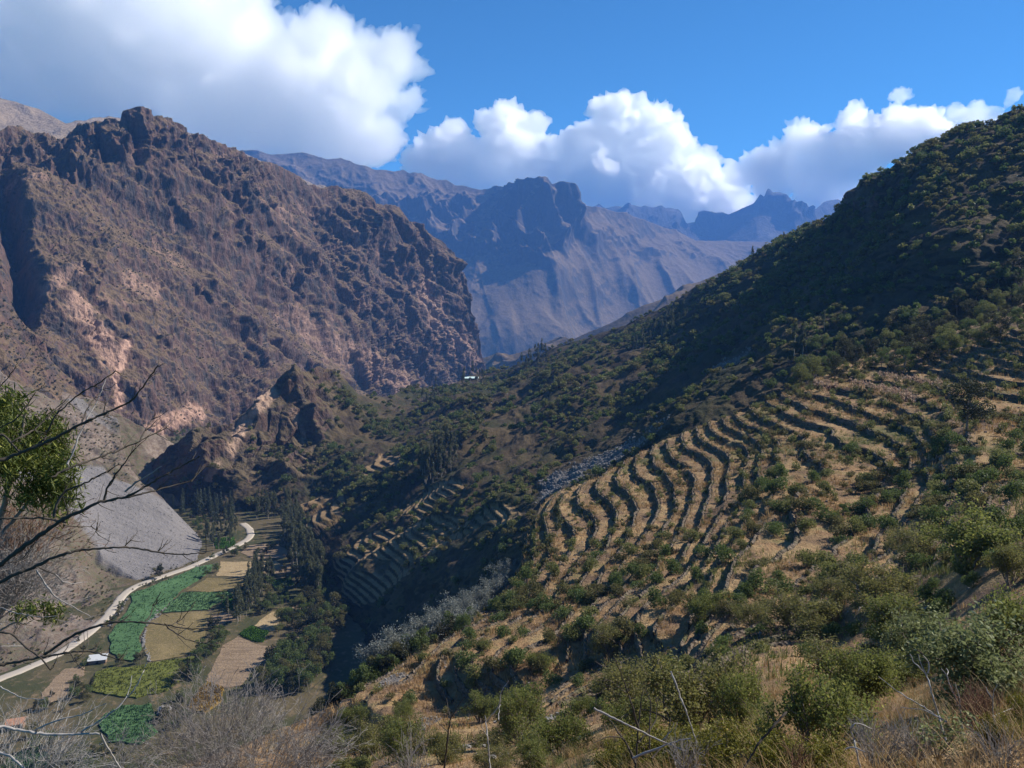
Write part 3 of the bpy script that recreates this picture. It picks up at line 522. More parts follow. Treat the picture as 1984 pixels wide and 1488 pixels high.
def house(name, label, cat, loc, rz, lx, ly, h, rise, m_roof, gable=True, doors=1):
    e = tag(empty(name, loc, rz), label, cat); x, y = lx / 2, ly / 2
    wv = [(-x,-y,0),(x,-y,0),(x,y,0),(-x,y,0),(-x,-y,h),(x,-y,h),(x,y,h),(-x,y,h),(-x,0,h + rise),(x,0,h + rise)] if gable else [(-x,-y,0),(x,-y,0),(x,y,0),(-x,y,0),(-x,-y,h),(x,-y,h),(x,y,h + rise),(-x,y,h + rise),(-x,0,h + rise / 2),(x,0,h + rise / 2)]
    bm = bmesh.new(); V = [bm.verts.new(v) for v in wv]
    for f in ((0,1,5,4),(2,3,7,6),(1,2,6,9,5),(3,0,4,8,7),(4,5,9,8),(6,7,8,9)): bm.faces.new([V[i] for i in f])
    me = bpy.data.meshes.new('wall'); bm.to_mesh(me); bm.free(); me.materials.append(M_mud); wl = bpy.data.objects.new('wall', me); COL.objects.link(wl); wl.parent = e
    ov = 0.45; rt = 0.14; bm = bmesh.new(); sides = [(-1, h, 1), (1, h, 1)] if gable else [(0, h, 0)]
    for sgn, hh, _ in sides:
        if gable: pr = [(-x - ov, sgn * (y + ov), h - ov * rise / y + 0.02), (x + ov, sgn * (y + ov), h - ov * rise / y + 0.02), (x + ov, 0, h + rise + 0.02), (-x - ov, 0, h + rise + 0.02)]
        else: pr = [(-x - ov, -y - ov, h - 0.1), (x + ov, -y - ov, h - 0.1), (x + ov, y + ov, h + rise + 0.12), (-x - ov, y + ov, h + rise + 0.12)]
        a = [bm.verts.new(v) for v in pr]; b = [bm.verts.new((v[0], v[1], v[2] + rt)) for v in pr]
        bm.faces.new(a[::-1]); bm.faces.new(b)
        for i in range(4): j = (i + 1) % 4; bm.faces.new((a[i], a[j], b[j], b[i]))
    bmesh.ops.recalc_face_normals(bm, faces=bm.faces); me = bpy.data.meshes.new('roof'); bm.to_mesh(me); bm.free(); me.materials.append(m_roof); r = bpy.data.objects.new('roof', me); COL.objects.link(r); r.parent = e
    for d in range(doors): boxes('door', [(-0.5 + d * 2.2, -y - 0.06, 0.0, 0.45 + d * 2.2, -y - 0.003, 1.9)], M_darkopen, e, 0.01)
    return e
pt = lambda u, v: Vector(on_floor(u, v)[...])
house('shed', 'long low shed with a white sheet roof beside the road and the blue-green field', 'shed', pt(190, 1284), 0.25, 6.0, 2.6, 1.7, 0.8, M_white, False)
house('house', 'small mud house with an orange tiled roof at the bottom left behind bare branches', 'house', pt(32, 1410), 0.3, 4.6, 3.6, 2.3, 1.0, M_tile)
sp = Hf.near(912, 735); house('building', 'flat building with a pale green roof on the saddle under the cliffs', 'building', Vector(sp) + Vector((0, 3, -0.8)), 0.1, 16, 6, 2.4, 1.0, M_green_sheet, False)
for (u, v, h, lab) in ((164, 1247, 6.0, 'grey wooden pole at the roadside, the left of two'), (171, 1250, 6.6, 'taller grey wooden pole at the roadside, the right of two')):
    e = tag(empty('utility_pole', pt(u, v)), lab, 'pole'); bm = bmesh.new(); bmesh.ops.create_cone(bm, cap_ends=True, segments=8, radius1=0.14, radius2=0.09, depth=h, matrix=Matrix.Translation((0, 0, h / 2)))
    me = bpy.data.meshes.new('pole'); bm.to_mesh(me); bm.free(); me.materials.append(M_wood); o = bpy.data.objects.new('pole', me); COL.objects.link(o); o.parent = e; boxes('crossarm', [(-0.7, -0.2, h - 0.5, 0.7, -0.1, h - 0.38)], M_wood, e, 0.01)
M_rock = simple('grey_boulder', (0.16, 0.15, 0.145), (0.40, 0.37, 0.35), 1.2)
def boulder(loc, r, label, seed, sq=(1, 1, 0.8)):
    bm = bmesh.new(); bmesh.ops.create_icosphere(bm, subdivisions=4, radius=1); me = bpy.data.meshes.new('boulder'); bm.to_mesh(me); bm.free(); n = len(me.vertices); co = np.empty(n * 3, np.float32); me.vertices.foreach_get('co', co); co = co.reshape(-1, 3)
    h = 1 + 0.35 * ridged(co * 0.9, 3, seed=seed) + 0.12 * fbm(co * 3, 3, seed=seed); co = co * h[:, None] * r * np.array(sq); me.vertices.foreach_set('co', co.astype(np.float32).ravel()); me.materials.append(M_rock); me.update()
    o = bpy.data.objects.new('boulder', me); COL.objects.link(o); o.location = loc; return tag(o, label, 'boulder')
boulder(pt(318, 1380) + Vector((0, 0, 0.6)), 1.7, 'big pale grey boulder among bushes below the yellow-green field', 3)
# ------------------------------------------------------------------ vegetation
def mat_leaf(name, a, b, tip=None, trans=0.35, var=0.5):
    g = G(name); m = g.m; t = g.t; r = g.attr('shade'); oi = g.node('ShaderNodeObjectInfo', 'Random'); f = g.math('ADD', g.math('MULTIPLY', r, 1 - 0.4 * var), g.math('MULTIPLY', oi, 0.4 * var))
    c = g.mix(f, a, b)
    if tip: c = g.mix(g.math('MULTIPLY', g.ss(r, 0.86, 0.9), 0.8), c, tip)
    g.color(c); g.b.inputs['Roughness'].default_value = 0.6; g.b.inputs['Specular IOR Level'].default_value = 0.25
    tr = t.nodes.new('ShaderNodeBsdfTranslucent'); t.links.new(c, tr.inputs[0]); mx = t.nodes.new('ShaderNodeMixShader'); mx.inputs[0].default_value = trans
    t.links.new(g.b.outputs[0], mx.inputs[1]); t.links.new(tr.outputs[0], mx.inputs[2]); t.links.new(mx.outputs[0], t.nodes['Material Output'].inputs[0]); return m
def leaf_quads(C, size, r_, elong=1.8, droop=0.0, up=0.0):
    """diamond leaves at points C"""
    n = len(C); d = r_.normal(size=(n, 3)); d[:, 2] = d[:, 2] * 0.7 - droop; d /= np.linalg.norm(d, axis=1, keepdims=True)
    e = r_.normal(size=(n, 3)); e[:, 2] *= 0.6; s_ = np.cross(d, e); s_ /= np.maximum(np.linalg.norm(s_, axis=1, keepdims=True), 1e-6)
    L = (size * r_.uniform(0.65, 1.35, n))[:, None]; W = L / elong; nn = np.cross(d, s_)
    V = np.stack([C - d * L * 0.5, C + s_ * W * 0.5 + nn * W * 0.12, C + d * L * 0.5, C - s_ * W * 0.5 + nn * W * 0.12], 1).reshape(-1, 3)
    return V, np.arange(4 * n).reshape(n, 4)
def lobes_pts(lobes, n, r_, shell=0.55):
    lob = np.array(lobes, float); wgt = lob[:, 3] * lob[:, 4] + lob[:, 3] ** 2; k = r_.choice(len(lob), n, p=wgt / wgt.sum()); d = r_.normal(size=(n, 3)); d /= np.linalg.norm(d, axis=1, keepdims=True)
    rad = (shell + (1.06 - shell) * r_.random(n) ** 0.6)[:, None]; return lob[k, :3] + d * rad * np.stack([lob[k, 3], lob[k, 3], lob[k, 4]], 1), k
class Tubes:
    def __init__(s): s.V = []; s.F = []; s.n = 0
    def add(s, pts, r0, r1, k=5):
        pts = np.asarray(pts, float); n = len(pts); tg = np.gradient(pts, axis=0); tg /= np.maximum(np.linalg.norm(tg, axis=1, keepdims=True), 1e-9)
        ref = np.array([0.31, 0.2, 0.93]) if abs(tg[0] @ np.array([0.31, 0.2, 0.93])) < 0.9 else np.array([1.0, 0, 0]); a = np.cross(tg, ref); a /= np.maximum(np.linalg.norm(a, axis=1, keepdims=True), 1e-9); b = np.cross(tg, a)
        r = (r0 + (r1 - r0) * np.linspace(0, 1, n))[:, None, None] if np.isscalar(r0) else np.asarray(r0)[:, None, None]
        an = np.arange(k) / k * 2 * np.pi; ring = pts[:, None] + r * (a[:, None] * np.cos(an)[None, :, None] + b[:, None] * np.sin(an)[None, :, None])
        s.V.append(ring.reshape(-1, 3)); i = s.n + np.arange(n * k).reshape(n, k); j = np.roll(i, -1, 1); s.F.append(np.stack([i[:-1], j[:-1], j[1:], i[1:]], -1).reshape(-1, 4)); s.n += n * k
    def mesh(s, name, m, parent=None, link=True): return mesh_from(name, np.concatenate(s.V), np.concatenate(s.F), m, True, parent, link=link)
def grow(tb, p, d, L, r, depth, r_, kids=3, spread=0.6, wob=0.12, up=0.1, tips=None, k=5, shrink=0.68, seg=6, rmin=0.003):
    p = np.array(p, float); d = np.array(d, float); d /= np.linalg.norm(d); pts = [p]; dirs = [d]
    for i in range(seg): d = d + r_.normal(size=3) * wob + np.array([0, 0, up]) * 0.3; d /= np.linalg.norm(d); p = p + d * L / seg; pts.append(p); dirs.append(d)
    tb.add(pts, r, max(r * 0.55, rmin), k)
    if tips is not None: tips.append(pts[-1]); tips.append(pts[-3]) if depth <= 1 else None
    if depth <= 0: return
    for c in range(kids):
        i = seg if c == 0 else r_.integers(max(1, seg // 3), seg + 1); a = r_.normal(size=3); a -= dirs[i] * (a @ dirs[i]); a /= np.linalg.norm(a); nd = dirs[i] + a * spread * r_.uniform(0.6, 1.3)
        grow(tb, pts[i], nd, L * shrink * r_.uniform(0.7, 1.2), max(r * 0.6, rmin), depth - 1, r_, kids, spread, wob, up, tips, max(3, k - 1), shrink, seg, rmin)
def set_shade(o, npts_each, vals):
    me = o if isinstance(o, bpy.types.Mesh) else o.data; a = me.attributes.new('shade', 'FLOAT', 'POINT'); a.data.foreach_set('value', np.repeat(vals, npts_each).astype(np.float32))
M_bark = simple('bark', (0.13, 0.10, 0.08), (0.26, 0.21, 0.17), 6); M_pale_bark = simple('pale_bark', (0.24, 0.20, 0.16), (0.40, 0.35, 0.29), 6)
ML = {'shrub': mat_leaf('shrub_leaf', (0.10, 0.112, 0.034), (0.215, 0.215, 0.065), None, 0.45), 'green': mat_leaf('green_leaf', (0.068, 0.098, 0.026), (0.145, 0.18, 0.05), None, 0.42), 'olive': mat_leaf('olive_leaf', (0.09, 0.083, 0.03), (0.19, 0.17, 0.06), None, 0.42), 'grey': mat_leaf('silver_leaf', (0.12, 0.13, 0.11), (0.24, 0.25, 0.22), None, 0.3), 'euca': mat_leaf('eucalyptus_leaf', (0.062, 0.072, 0.036), (0.15, 0.155, 0.078), None, 0.45), 'conifer': mat_leaf('cypress_leaf', (0.035, 0.048, 0.028), (0.085, 0.10, 0.055)), 'dry': mat_leaf('dry_leaf', (0.16, 0.11, 0.055), (0.30, 0.22, 0.12)), 'yellow': mat_leaf('yellow_leaf', (0.16, 0.15, 0.02), (0.30, 0.27, 0.05)), 'dark': mat_leaf('dark_leaf', (0.028, 0.032, 0.014), (0.075, 0.075, 0.03))}
def shrub_mesh(name, seed, n, size, leafmat, H=2.2, Wd=1.5, lob=7, stems=True, elong=1.7, flat=1.0):
    r_ = np.random.default_rng(seed); lobes = []
    for i in range(lob):
        a = r_.uniform(0, 6.28); q = r_.uniform(0.15, 0.75) * Wd; z = H * r_.uniform(0.3, 0.72) * (1 - 0.3 * (q / Wd)); rr = Wd * r_.uniform(0.3, 0.5); lobes.append((q * math.cos(a), q * math.sin(a), z, rr, rr * 0.85 * flat))
    lobes.append((0, 0, H * 0.6, Wd * 0.5, H * 0.32)); C, k = lobes_pts(lobes, n, r_, 0.5); C[:, 2] = np.abs(C[:, 2]) + 0.04
    V, Fq = leaf_quads(C, size, r_, elong); vals = np.clip(0.5 + r_.normal(size=n) * 0.22 + (r_.random(len(lobes)) - 0.5)[k] * 0.35, 0, 1); idx = np.zeros(len(Fq), int); FF = [Fq]; sh = np.repeat(vals, 4)
    if stems:
        tb = Tubes()
        for i in range(6):
            L_ = lobes[i]; tb.add([(0, 0, -0.3), (L_[0] * 0.35, L_[1] * 0.35, L_[2] * 0.45), L_[:3]], 0.045 * H / 2.2, 0.015, 4)
        TV = np.concatenate(tb.V); TF = np.concatenate(tb.F) + len(V); V = np.concatenate([V, TV]); FF = [np.concatenate([Fq, TF])]; idx = np.concatenate([idx, np.ones(len(TF), int)]); sh = np.concatenate([sh, np.zeros(len(TV))])
    me = mesh_from(name, V, FF, [leafmat, M_bark], False, None, idx, link=False); a = me.attributes.new('shade', 'FLOAT', 'POINT'); a.data.foreach_set('value', sh.astype(np.float32)); return me
def tree_meshes(seed, kind, H, n, size, leafmat):
    """returns (trunk mesh, crown mesh)"""
    r_ = np.random.default_rng(seed); tb = Tubes(); lobes = []
    if kind == 'euca':
        bend = r_.normal(size=2) * 0.02 * H; top = np.array([bend[0], bend[1], H * 0.97]); tr = [np.array([0, 0, -0.5]), np.array([bend[0] * .3, bend[1] * .2, H * .35]), np.array([bend[0] * .6, bend[1] * .7, H * .7]), top]; tb.add(tr, 0.013 * H, 0.02, 6)
        for i in range(11):
            f = r_.uniform(0.28, 0.95); a = r_.uniform(0, 6.28); q = H * 0.11 * r_.uniform(0.35, 1.1) * (1.25 - f); c = np.array([bend[0] * f + q * math.cos(a), bend[1] * f + q * math.sin(a), H * f]); rr = H * r_.uniform(0.045, 0.085) * (1.15 - 0.5 * f); lobes.append((*c, rr, rr * 1.5)); tb.add([(bend[0] * f, bend[1] * f, H * (f - 0.10)), c], 0.005 * H, 0.01, 4)
        lobes.append((*top, H * 0.045, H * 0.09)); droop = 0.7
    elif kind == 'conifer':
        tb.add([(0, 0, -0.5), (0, 0, H * 0.95)], 0.014 * H, 0.015, 6)
        for i in range(14):
            f = 0.1 + 0.86 * i / 13; rr = H * 0.115 * (1.12 - f) * r_.uniform(0.8, 1.2) + 0.12; a = r_.uniform(0, 6.28); lobes.append((rr * .3 * math.cos(a), rr * .3 * math.sin(a), H * f, rr, H * 0.07))
            tb.add([(0, 0, H * f), (rr * .7 * math.cos(a), rr * .7 * math.sin(a), H * (f + 0.03))], 0.004 * H, 0.008, 4)
        droop = -0.5
    else:
        d = r_.normal(size=2) * 0.06 * H; tb.add([(0, 0, -0.5), (d[0] * .4, d[1] * .4, H * .2), (d[0], d[1], H * .5)], 0.022 * H, 0.012 * H, 6)
        for i in range(13):
            a = r_.uniform(0, 6.28); f = r_.uniform(0.28, 0.88); q = H * 0.34 * r_.uniform(0.2, 1) * math.sqrt(max(0.05, 1 - ((f - 0.5) / 0.5) ** 2)); c = (d[0] + q * math.cos(a), d[1] + q * math.sin(a), H * f); rr = H * r_.uniform(0.10, 0.17); lobes.append((*c, rr, rr * 0.8)); tb.add([(d[0] * .7, d[1] * .7, H * (0.25 + 0.2 * f)), ((c[0] + d[0]) / 2, (c[1] + d[1]) / 2, H * (f * .75 + .08)), c], 0.008 * H, 0.012, 4)
        droop = 0.2
    C, k = lobes_pts(lobes, n, r_, 0.45); V, Fq = leaf_quads(C, size, r_, 2.0 if kind != 'euca' else 2.6, droop); vals = np.clip(0.5 + r_.normal(size=n) * 0.2 + (r_.random(len(lobes)) - 0.5)[k] * 0.45, 0, 1)
    cm = mesh_from('crown', V, Fq, leafmat, False, link=False); set_shade(cm, 4, vals); return tb.mesh('trunk', M_pale_bark if kind == 'euca' else M_bark, link=False), cm
def place(me, name, loc, rz, sc, label=None, cat=None, group=None, parent=None):
    o = bpy.data.objects.new(name, me); COL.objects.link(o); o.location = loc; o.rotation_euler = (0, 0, rz); o.scale = (sc if not np.isscalar(sc) else (sc, sc, sc)); tag(o, label, cat, group)
    if parent: o.parent = parent
    return o
def place_tree(name, tm, loc, rz, sc, label, cat='tree', group=None):
    e = empty(name, loc, rz, sc); tag(e, label, cat, group); a = bpy.data.objects.new('trunk', tm[0]); b = bpy.data.objects.new('crown', tm[1])
    for o in (a, b): COL.objects.link(o); o.parent = e
    return e
def merged(name, me, locs, scs, mat, seed=1, shade=True):
    """many small plants joined as one mass"""
    n = len(me.vertices); co = np.empty(n * 3, np.float32); me.vertices.foreach_get('co', co); co = co.reshape(-1, 3); nf = len(me.polygons); fv = np.empty(nf * 4, np.int32); me.polygons.foreach_get('vertices', fv); fv = fv.reshape(-1, 4)
    r_ = np.random.default_rng(seed); N = len(locs); a = r_.uniform(0, 6.28, N); ca, sa = np.cos(a)[:, None], np.sin(a)[:, None]; s_ = np.asarray(scs)[:, None]
    X = co[None, :, 0] * ca - co[None, :, 1] * sa; Y = co[None, :, 0] * sa + co[None, :, 1] * ca; V = np.stack([X * s_, Y * s_, co[None, :, 2] * s_], -1) + np.asarray(locs)[:, None]
    Fm = (fv[None] + (np.arange(N) * n)[:, None, None]).reshape(-1, 4); o = mesh_from(name, V.reshape(-1, 3), Fm, mat, False); tag(o, kind='stuff')
    if shade: set_shade(o, 1, np.clip(np.repeat(r_.random(N), n) * 0.6 + r_.random((N, n // 4)).repeat(4, 1).ravel()[:N * n] * 0.4 if n % 4 == 0 else np.repeat(r_.random(N), n), 0, 1))
    return o
def cell_area(P):
    du = np.linalg.norm(np.cross(np.gradient(P, axis=1), np.gradient(P, axis=0)), axis=2); return du
def scatter(rel, n, wfun, rmin, seed, rminf=None):
    """points on a terrain sheet, evenly by ground area times a weight, kept apart"""
    r_ = np.random.default_rng(seed); P = rel.P; w_ = cell_area(P) * wfun(rel); w_ = np.where((rel.pu > -60) & (rel.pu < 2044) & (rel.pv < 1540), w_, 0).ravel(); cand = r_.choice(w_.size, n * 3, p=w_ / w_.sum()); pts = P.reshape(-1, 3)[cand]; keep = []; gridh = {}
    for i, p in enumerate(pts):
        rm = rmin; kx, ky = int(p[0] // rm), int(p[1] // rm)
        if any((p[0] - q[0]) ** 2 + (p[1] - q[1]) ** 2 < rm * rm for a in (-1, 0, 1) for b in (-1, 0, 1) for q in gridh.get((kx + a, ky + b), ())): continue
        gridh.setdefault((kx, ky), []).append(p); keep.append(cand[i])
        if len(keep) >= n: break
    return np.array(keep)
PI2 = 6.283
# ---- shrubs on the far hillside: largest ones are things, the rest a mass of scrub
SH = [shrub_mesh('hillside_shrub', 20 + i, 520, 0.33, ML[m], H=h, Wd=w_, lob=7) for i, (m, h, w_) in enumerate((('shrub', 2.4, 1.7), ('shrub', 2.0, 1.9), ('green', 2.8, 1.7), ('olive', 2.1, 1.6)))]
LOW = [shrub_mesh('scrub', 40 + i, 110, 0.75, ML['shrub'], H=2.3, Wd=1.7, lob=6, stems=False) for i in range(3)]
wf = lambda s: (1 - 0.85 * s.mask) * (1 - 0.75 * s.rock) * (1 - s.stones) * np.clip(0.4 + 2.6 * fbm(s.P / 48, 4, seed=41), 0.05 + 0.5 * sstep(1400, 1560, s.U), 2.4) * (1 + 0.8 * sstep(1250, 1600, s.U))
ids = scatter(Hf, 4600, wf, 2.7, 5); PP = Hf.P.reshape(-1, 3)[ids]; D = np.linalg.norm(PP, axis=1); sc = rng.uniform(0.55, 1.35, len(ids)) * np.where(rng.random(len(ids)) < 0.12, 1.5, 1); sc *= 1.3 * np.clip(D / 420, 0.8, 1.25); big_ = np.argsort(-sc / D)
HS_LAB = [('rounded green shrub on the shaded far hillside above the gully', 'shrubs on the far hillside')]
for i in big_[:285]: place(SH[rng.integers(4)], 'hillside_shrub', PP[i] - [0, 0, 0.15], rng.uniform(0, PI2), sc[i] * np.array([1, 1, rng.uniform(0.8, 1.15)]), HS_LAB[0][0], 'shrub', HS_LAB[0][1])
rest = big_[285:]
for k in range(3): merged('scrub', LOW[k], PP[rest[k::3]] - [0, 0, 0.15], sc[rest[k::3]], ML[('shrub', 'green', 'olive')[k]], k)
# ---- speckle of bushes on the left mountain and the buttress
spk = shrub_mesh('scrub', 50, 7, 1.7, ML['dark'], H=1.5, Wd=1.1, lob=3, stems=False)
for rel, n, sd_ in ((Lm, 4200, 1), (Lb, 500, 2)):
    nz = normals(rel.P)[..., 2]; ids = scatter(rel, n, lambda s: np.clip(0.2 + nz, 0.05, 1) * np.clip(0.5 + 2.2 * fbm(s.P / 90, 3, seed=44), 0.05, 2), 2.5, sd_); merged('scrub', spk, rel.P.reshape(-1, 3)[ids], rng.uniform(0.5, 1.3, len(ids)), ML['dark'], 3 + sd_)
ids = scatter(Sc, 900, lambda s: (1 - s.gravel) * np.clip(0.4 + 2 * fbm(s.P / 40, 3, seed=45), 0.05, 2), 1.5, 9); merged('scrub', LOW[0], Sc.P.reshape(-1, 3)[ids], rng.uniform(0.15, 0.55, len(ids)), ML['olive'], 8)
# ---- shrubs on the terraces
TS = [shrub_mesh('terrace_shrub', 60 + i, 1100, 0.17, ML[m], H=h, Wd=w_, lob=8) for i, (m, h, w_) in enumerate((('shrub', 1.8, 1.1), ('green', 1.6, 1.2), ('olive', 1.5, 1.3), ('green', 2.1, 1.2)))]
wn = lambda s: sstep(40, 60, np.linalg.norm(s.P[..., :2], axis=-1)) * np.clip(0.45 + 1.5 * fbm(s.P / 22, 3, seed=46), 0.3, 2) * sstep(560, 640, s.U) * np.where((s.sv - np.floor(s.sv) > 0.8) & (s.mask > 0.5), 3.4, 1) * (1 + 2.5 * sstep(100, 150, np.linalg.norm(s.P[..., :2], axis=-1)) * (s.U < 1520)) * np.where(s.U > 1540, 2.6, 1) * (1 - 0.2 * sstep(1010, 1060, s.U) * sstep(1500, 1420, s.U) * sstep(1080, 980, s.V))
ids = scatter(Hn, 1650, wn, 1.3, 11); PP = Hn.P.reshape(-1, 3)[ids]; D = np.linalg.norm(PP, axis=1); sc = rng.uniform(0.5, 1.6, len(ids)) * (1 - 0.4 * sstep(1480, 1400, Hn.pu.ravel()[ids]) * sstep(1080, 1000, Hn.pv.ravel()[ids])) * (0.62 + 0.38 * sstep(60, 110, D)); big_ = np.argsort(-sc / D)
for i in big_[:285]: place(TS[rng.integers(4)], 'terrace_shrub', PP[i] - [0, 0, 0.1], rng.uniform(0, PI2), sc[i] * np.array([1, 1, rng.uniform(0.8, 1.2)]), 'small leafy green shrub growing on the dry terraces', 'shrub', 'shrubs on the near terraces')
LOWT = [shrub_mesh('terrace_scrub', 70 + i, 260, 0.24, ML['shrub'], H=1.5, Wd=1.1, lob=6, stems=False) for i in range(2)]
rest = big_[285:]
for k in range(2): merged('scrub', LOWT[k], PP[rest[k::2]] - [0, 0, 0.1], sc[rest[k::2]], ML[('shrub', 'olive')[k]], 20 + k)
# ---- grass
def tuft_mesh(n, h, wd, spread, seed, lean=0.5):
    r_ = np.random.default_rng(seed); V = []
    for i in range(n):
        a = r_.uniform(0, PI2); b = np.array([math.cos(a), math.sin(a), 0]); p = b * spread * r_.random(); s_ = np.array([-b[1], b[0], 0]) * wd * 0.5; hh = h * r_.uniform(0.5, 1.1); tip = p + b * lean * hh * r_.uniform(0.2, 1.1) + np.array([0, 0, hh]); mid = p * 0.5 + tip * 0.5 + np.array([0, 0, hh * 0.12]); V += [p - s_, p + s_, mid + s_ * 0.7, mid - s_ * 0.7, mid - s_ * 0.7, mid + s_ * 0.7, tip + s_ * 0.1, tip - s_ * 0.1]
    V = np.array(V); return mesh_from('grass', V, np.arange(len(V)).reshape(-1, 4), ML['dry'], False, link=False)
ML['straw'] = mat_leaf('straw', (0.26, 0.15, 0.06), (0.46, 0.31, 0.14), None, 0.3); ML['grassgreen'] = mat_leaf('grass_green', (0.10, 0.12, 0.03), (0.22, 0.22, 0.07), None, 0.3)
r2 = np.random.default_rng(5); Pn = Hn.P.reshape(-1, 3); Dn = np.linalg.norm(Hn.P[..., :2], axis=-1); fs = Hn.sv - np.floor(Hn.sv); vis_ = (Hn.pu > -40) & (Hn.pu < 2030) & (Hn.pv < 1530) & (Dn > 34) & (Dn < 240)
wgt = np.where(vis_, cell_area(Hn.P) ** 0.6 * np.clip(0.35 + 1.3 * fbm(Hn.P / 8, 3, seed=48), 0.03, 2) * np.where((Hn.mask > .5) & (fs > 0.85), 2.2, 1), 0).ravel(); ids = r2.choice(wgt.size, 26000, p=wgt / wgt.sum()); gsel = fbm(Pn[ids] / 30, 3, seed=49) + 0.4 * (r2.random(len(ids)) - 0.5)
tf = tuft_mesh(5, 0.55, 0.07, 0.3, 3); a_ = ids[gsel < 0.22]; merged('grass', tf, Pn[a_], r2.uniform(0.4, 1.2, len(a_)) * np.clip(Dn.ravel()[a_] / 90, 0.6, 1.3), ML['straw'], 31); a_ = ids[gsel >= 0.22]; merged('grass', tf, Pn[a_], r2.uniform(0.5, 1.3, len(a_)), ML['grassgreen'], 32)
for P, m, h in TUFT:  # crops stand a little ragged on their fields
    if h < 0.28: continue
    lo, hi = P.min(0), P.max(0); q = np.stack([r2.uniform(lo[0], hi[0], 1500), r2.uniform(lo[1], hi[1], 1500)], 1); q = q[inpoly(q[:, 0], q[:, 1], P[:, :2])][:700]
    if len(q): merged('crop', tuft_mesh(6, 0.55, 0.22, 0.5, 4, 0.3), np.column_stack([q, zfloor(q[:, 1]) + h * 0.8]), r2.uniform(0.6, 1.3, len(q)), m, 40, False)
# ---- loose stones
bm = bmesh.new(); bmesh.ops.create_cube(bm, size=1); me_st = bpy.data.meshes.new('stone'); 
for v in bm.verts: v.co += Vector(r2.normal(size=3) * 0.14)
bm.to_mesh(me_st); bm.free(); M_stone = simple('pale_stone', (0.12, 0.11, 0.10), (0.27, 0.25, 0.235), 0.6)
def stones(ids, rel, lo, hi, seed): o = merged('rubble', me_st, rel.P.reshape(-1, 3)[ids], np.random.default_rng(seed).uniform(lo, hi, len(ids)) ** 1.0, M_stone, seed, False); return o
stones(scatter(Hf, 1600, lambda s: s.stones + 1e-9, 0.5, 61), Hf, 0.2, 0.75, 61); stones(scatter(Hn, 900, lambda s: (s.stones + 0.004) * (np.linalg.norm(s.P, axis=-1) > 45), 0.3, 62), Hn, 0.1, 0.3, 62); stones(scatter(Sc, 900, lambda s: s.gravel + 0.05, 0.5, 63), Sc, 0.15, 0.6, 63)
q = []
for a, b in zip(Z([(1130,290),(1010,490),(930,545),(845,650),(825,700),(740,480),(690,560)]), Z([(1240,300),(900,600),(850,640),(830,760),(870,850),(700,560),(640,640)])):
    t = r2.random(26)[:, None]; q.append(on_floor(*(np.array(a) + (np.array(b) - np.array(a)) * t + r2.normal(size=(26, 2)) * 1.2).T))
q = np.concatenate(q); o = merged('rubble', me_st, q, r2.uniform(0.3, 0.9, len(q)), M_stone, 64, False)
# ------------------------------------------------------------------ trees
T_eu = [tree_meshes(100 + i, 'euca', 15, 1100, 0.75, ML['euca']) for i in range(4)]; T_co = [tree_meshes(110 + i, 'conifer', 12, 900, 0.6, ML['conifer']) for i in range(3)]
T_br = [tree_meshes(120 + i, 'broad', 7, 1400, 0.42, ML[m]) for i, m in enumerate(('green', 'dark', 'olive', 'green'))]; T_fine = T_fine_ = [tree_meshes(130 + i, 'broad', 7, 3600, 0.26, ML[m]) for i, m in enumerate(('green', 'shrub', 'dark'))]
def in_poly_pts(poly, n, seed, rmin=4.0):
    r_ = np.random.default_rng(seed); q = np.array(poly, float); lo, hi = q.min(0), q.max(0); out = []
    for _ in range(n * 60):
        c = r_.uniform(lo, hi)
        if inpoly(c[0], c[1], q) and all(np.hypot(*(c - o)) > rmin for o in out): out.append(c)
        if len(out) >= n: break
    return out
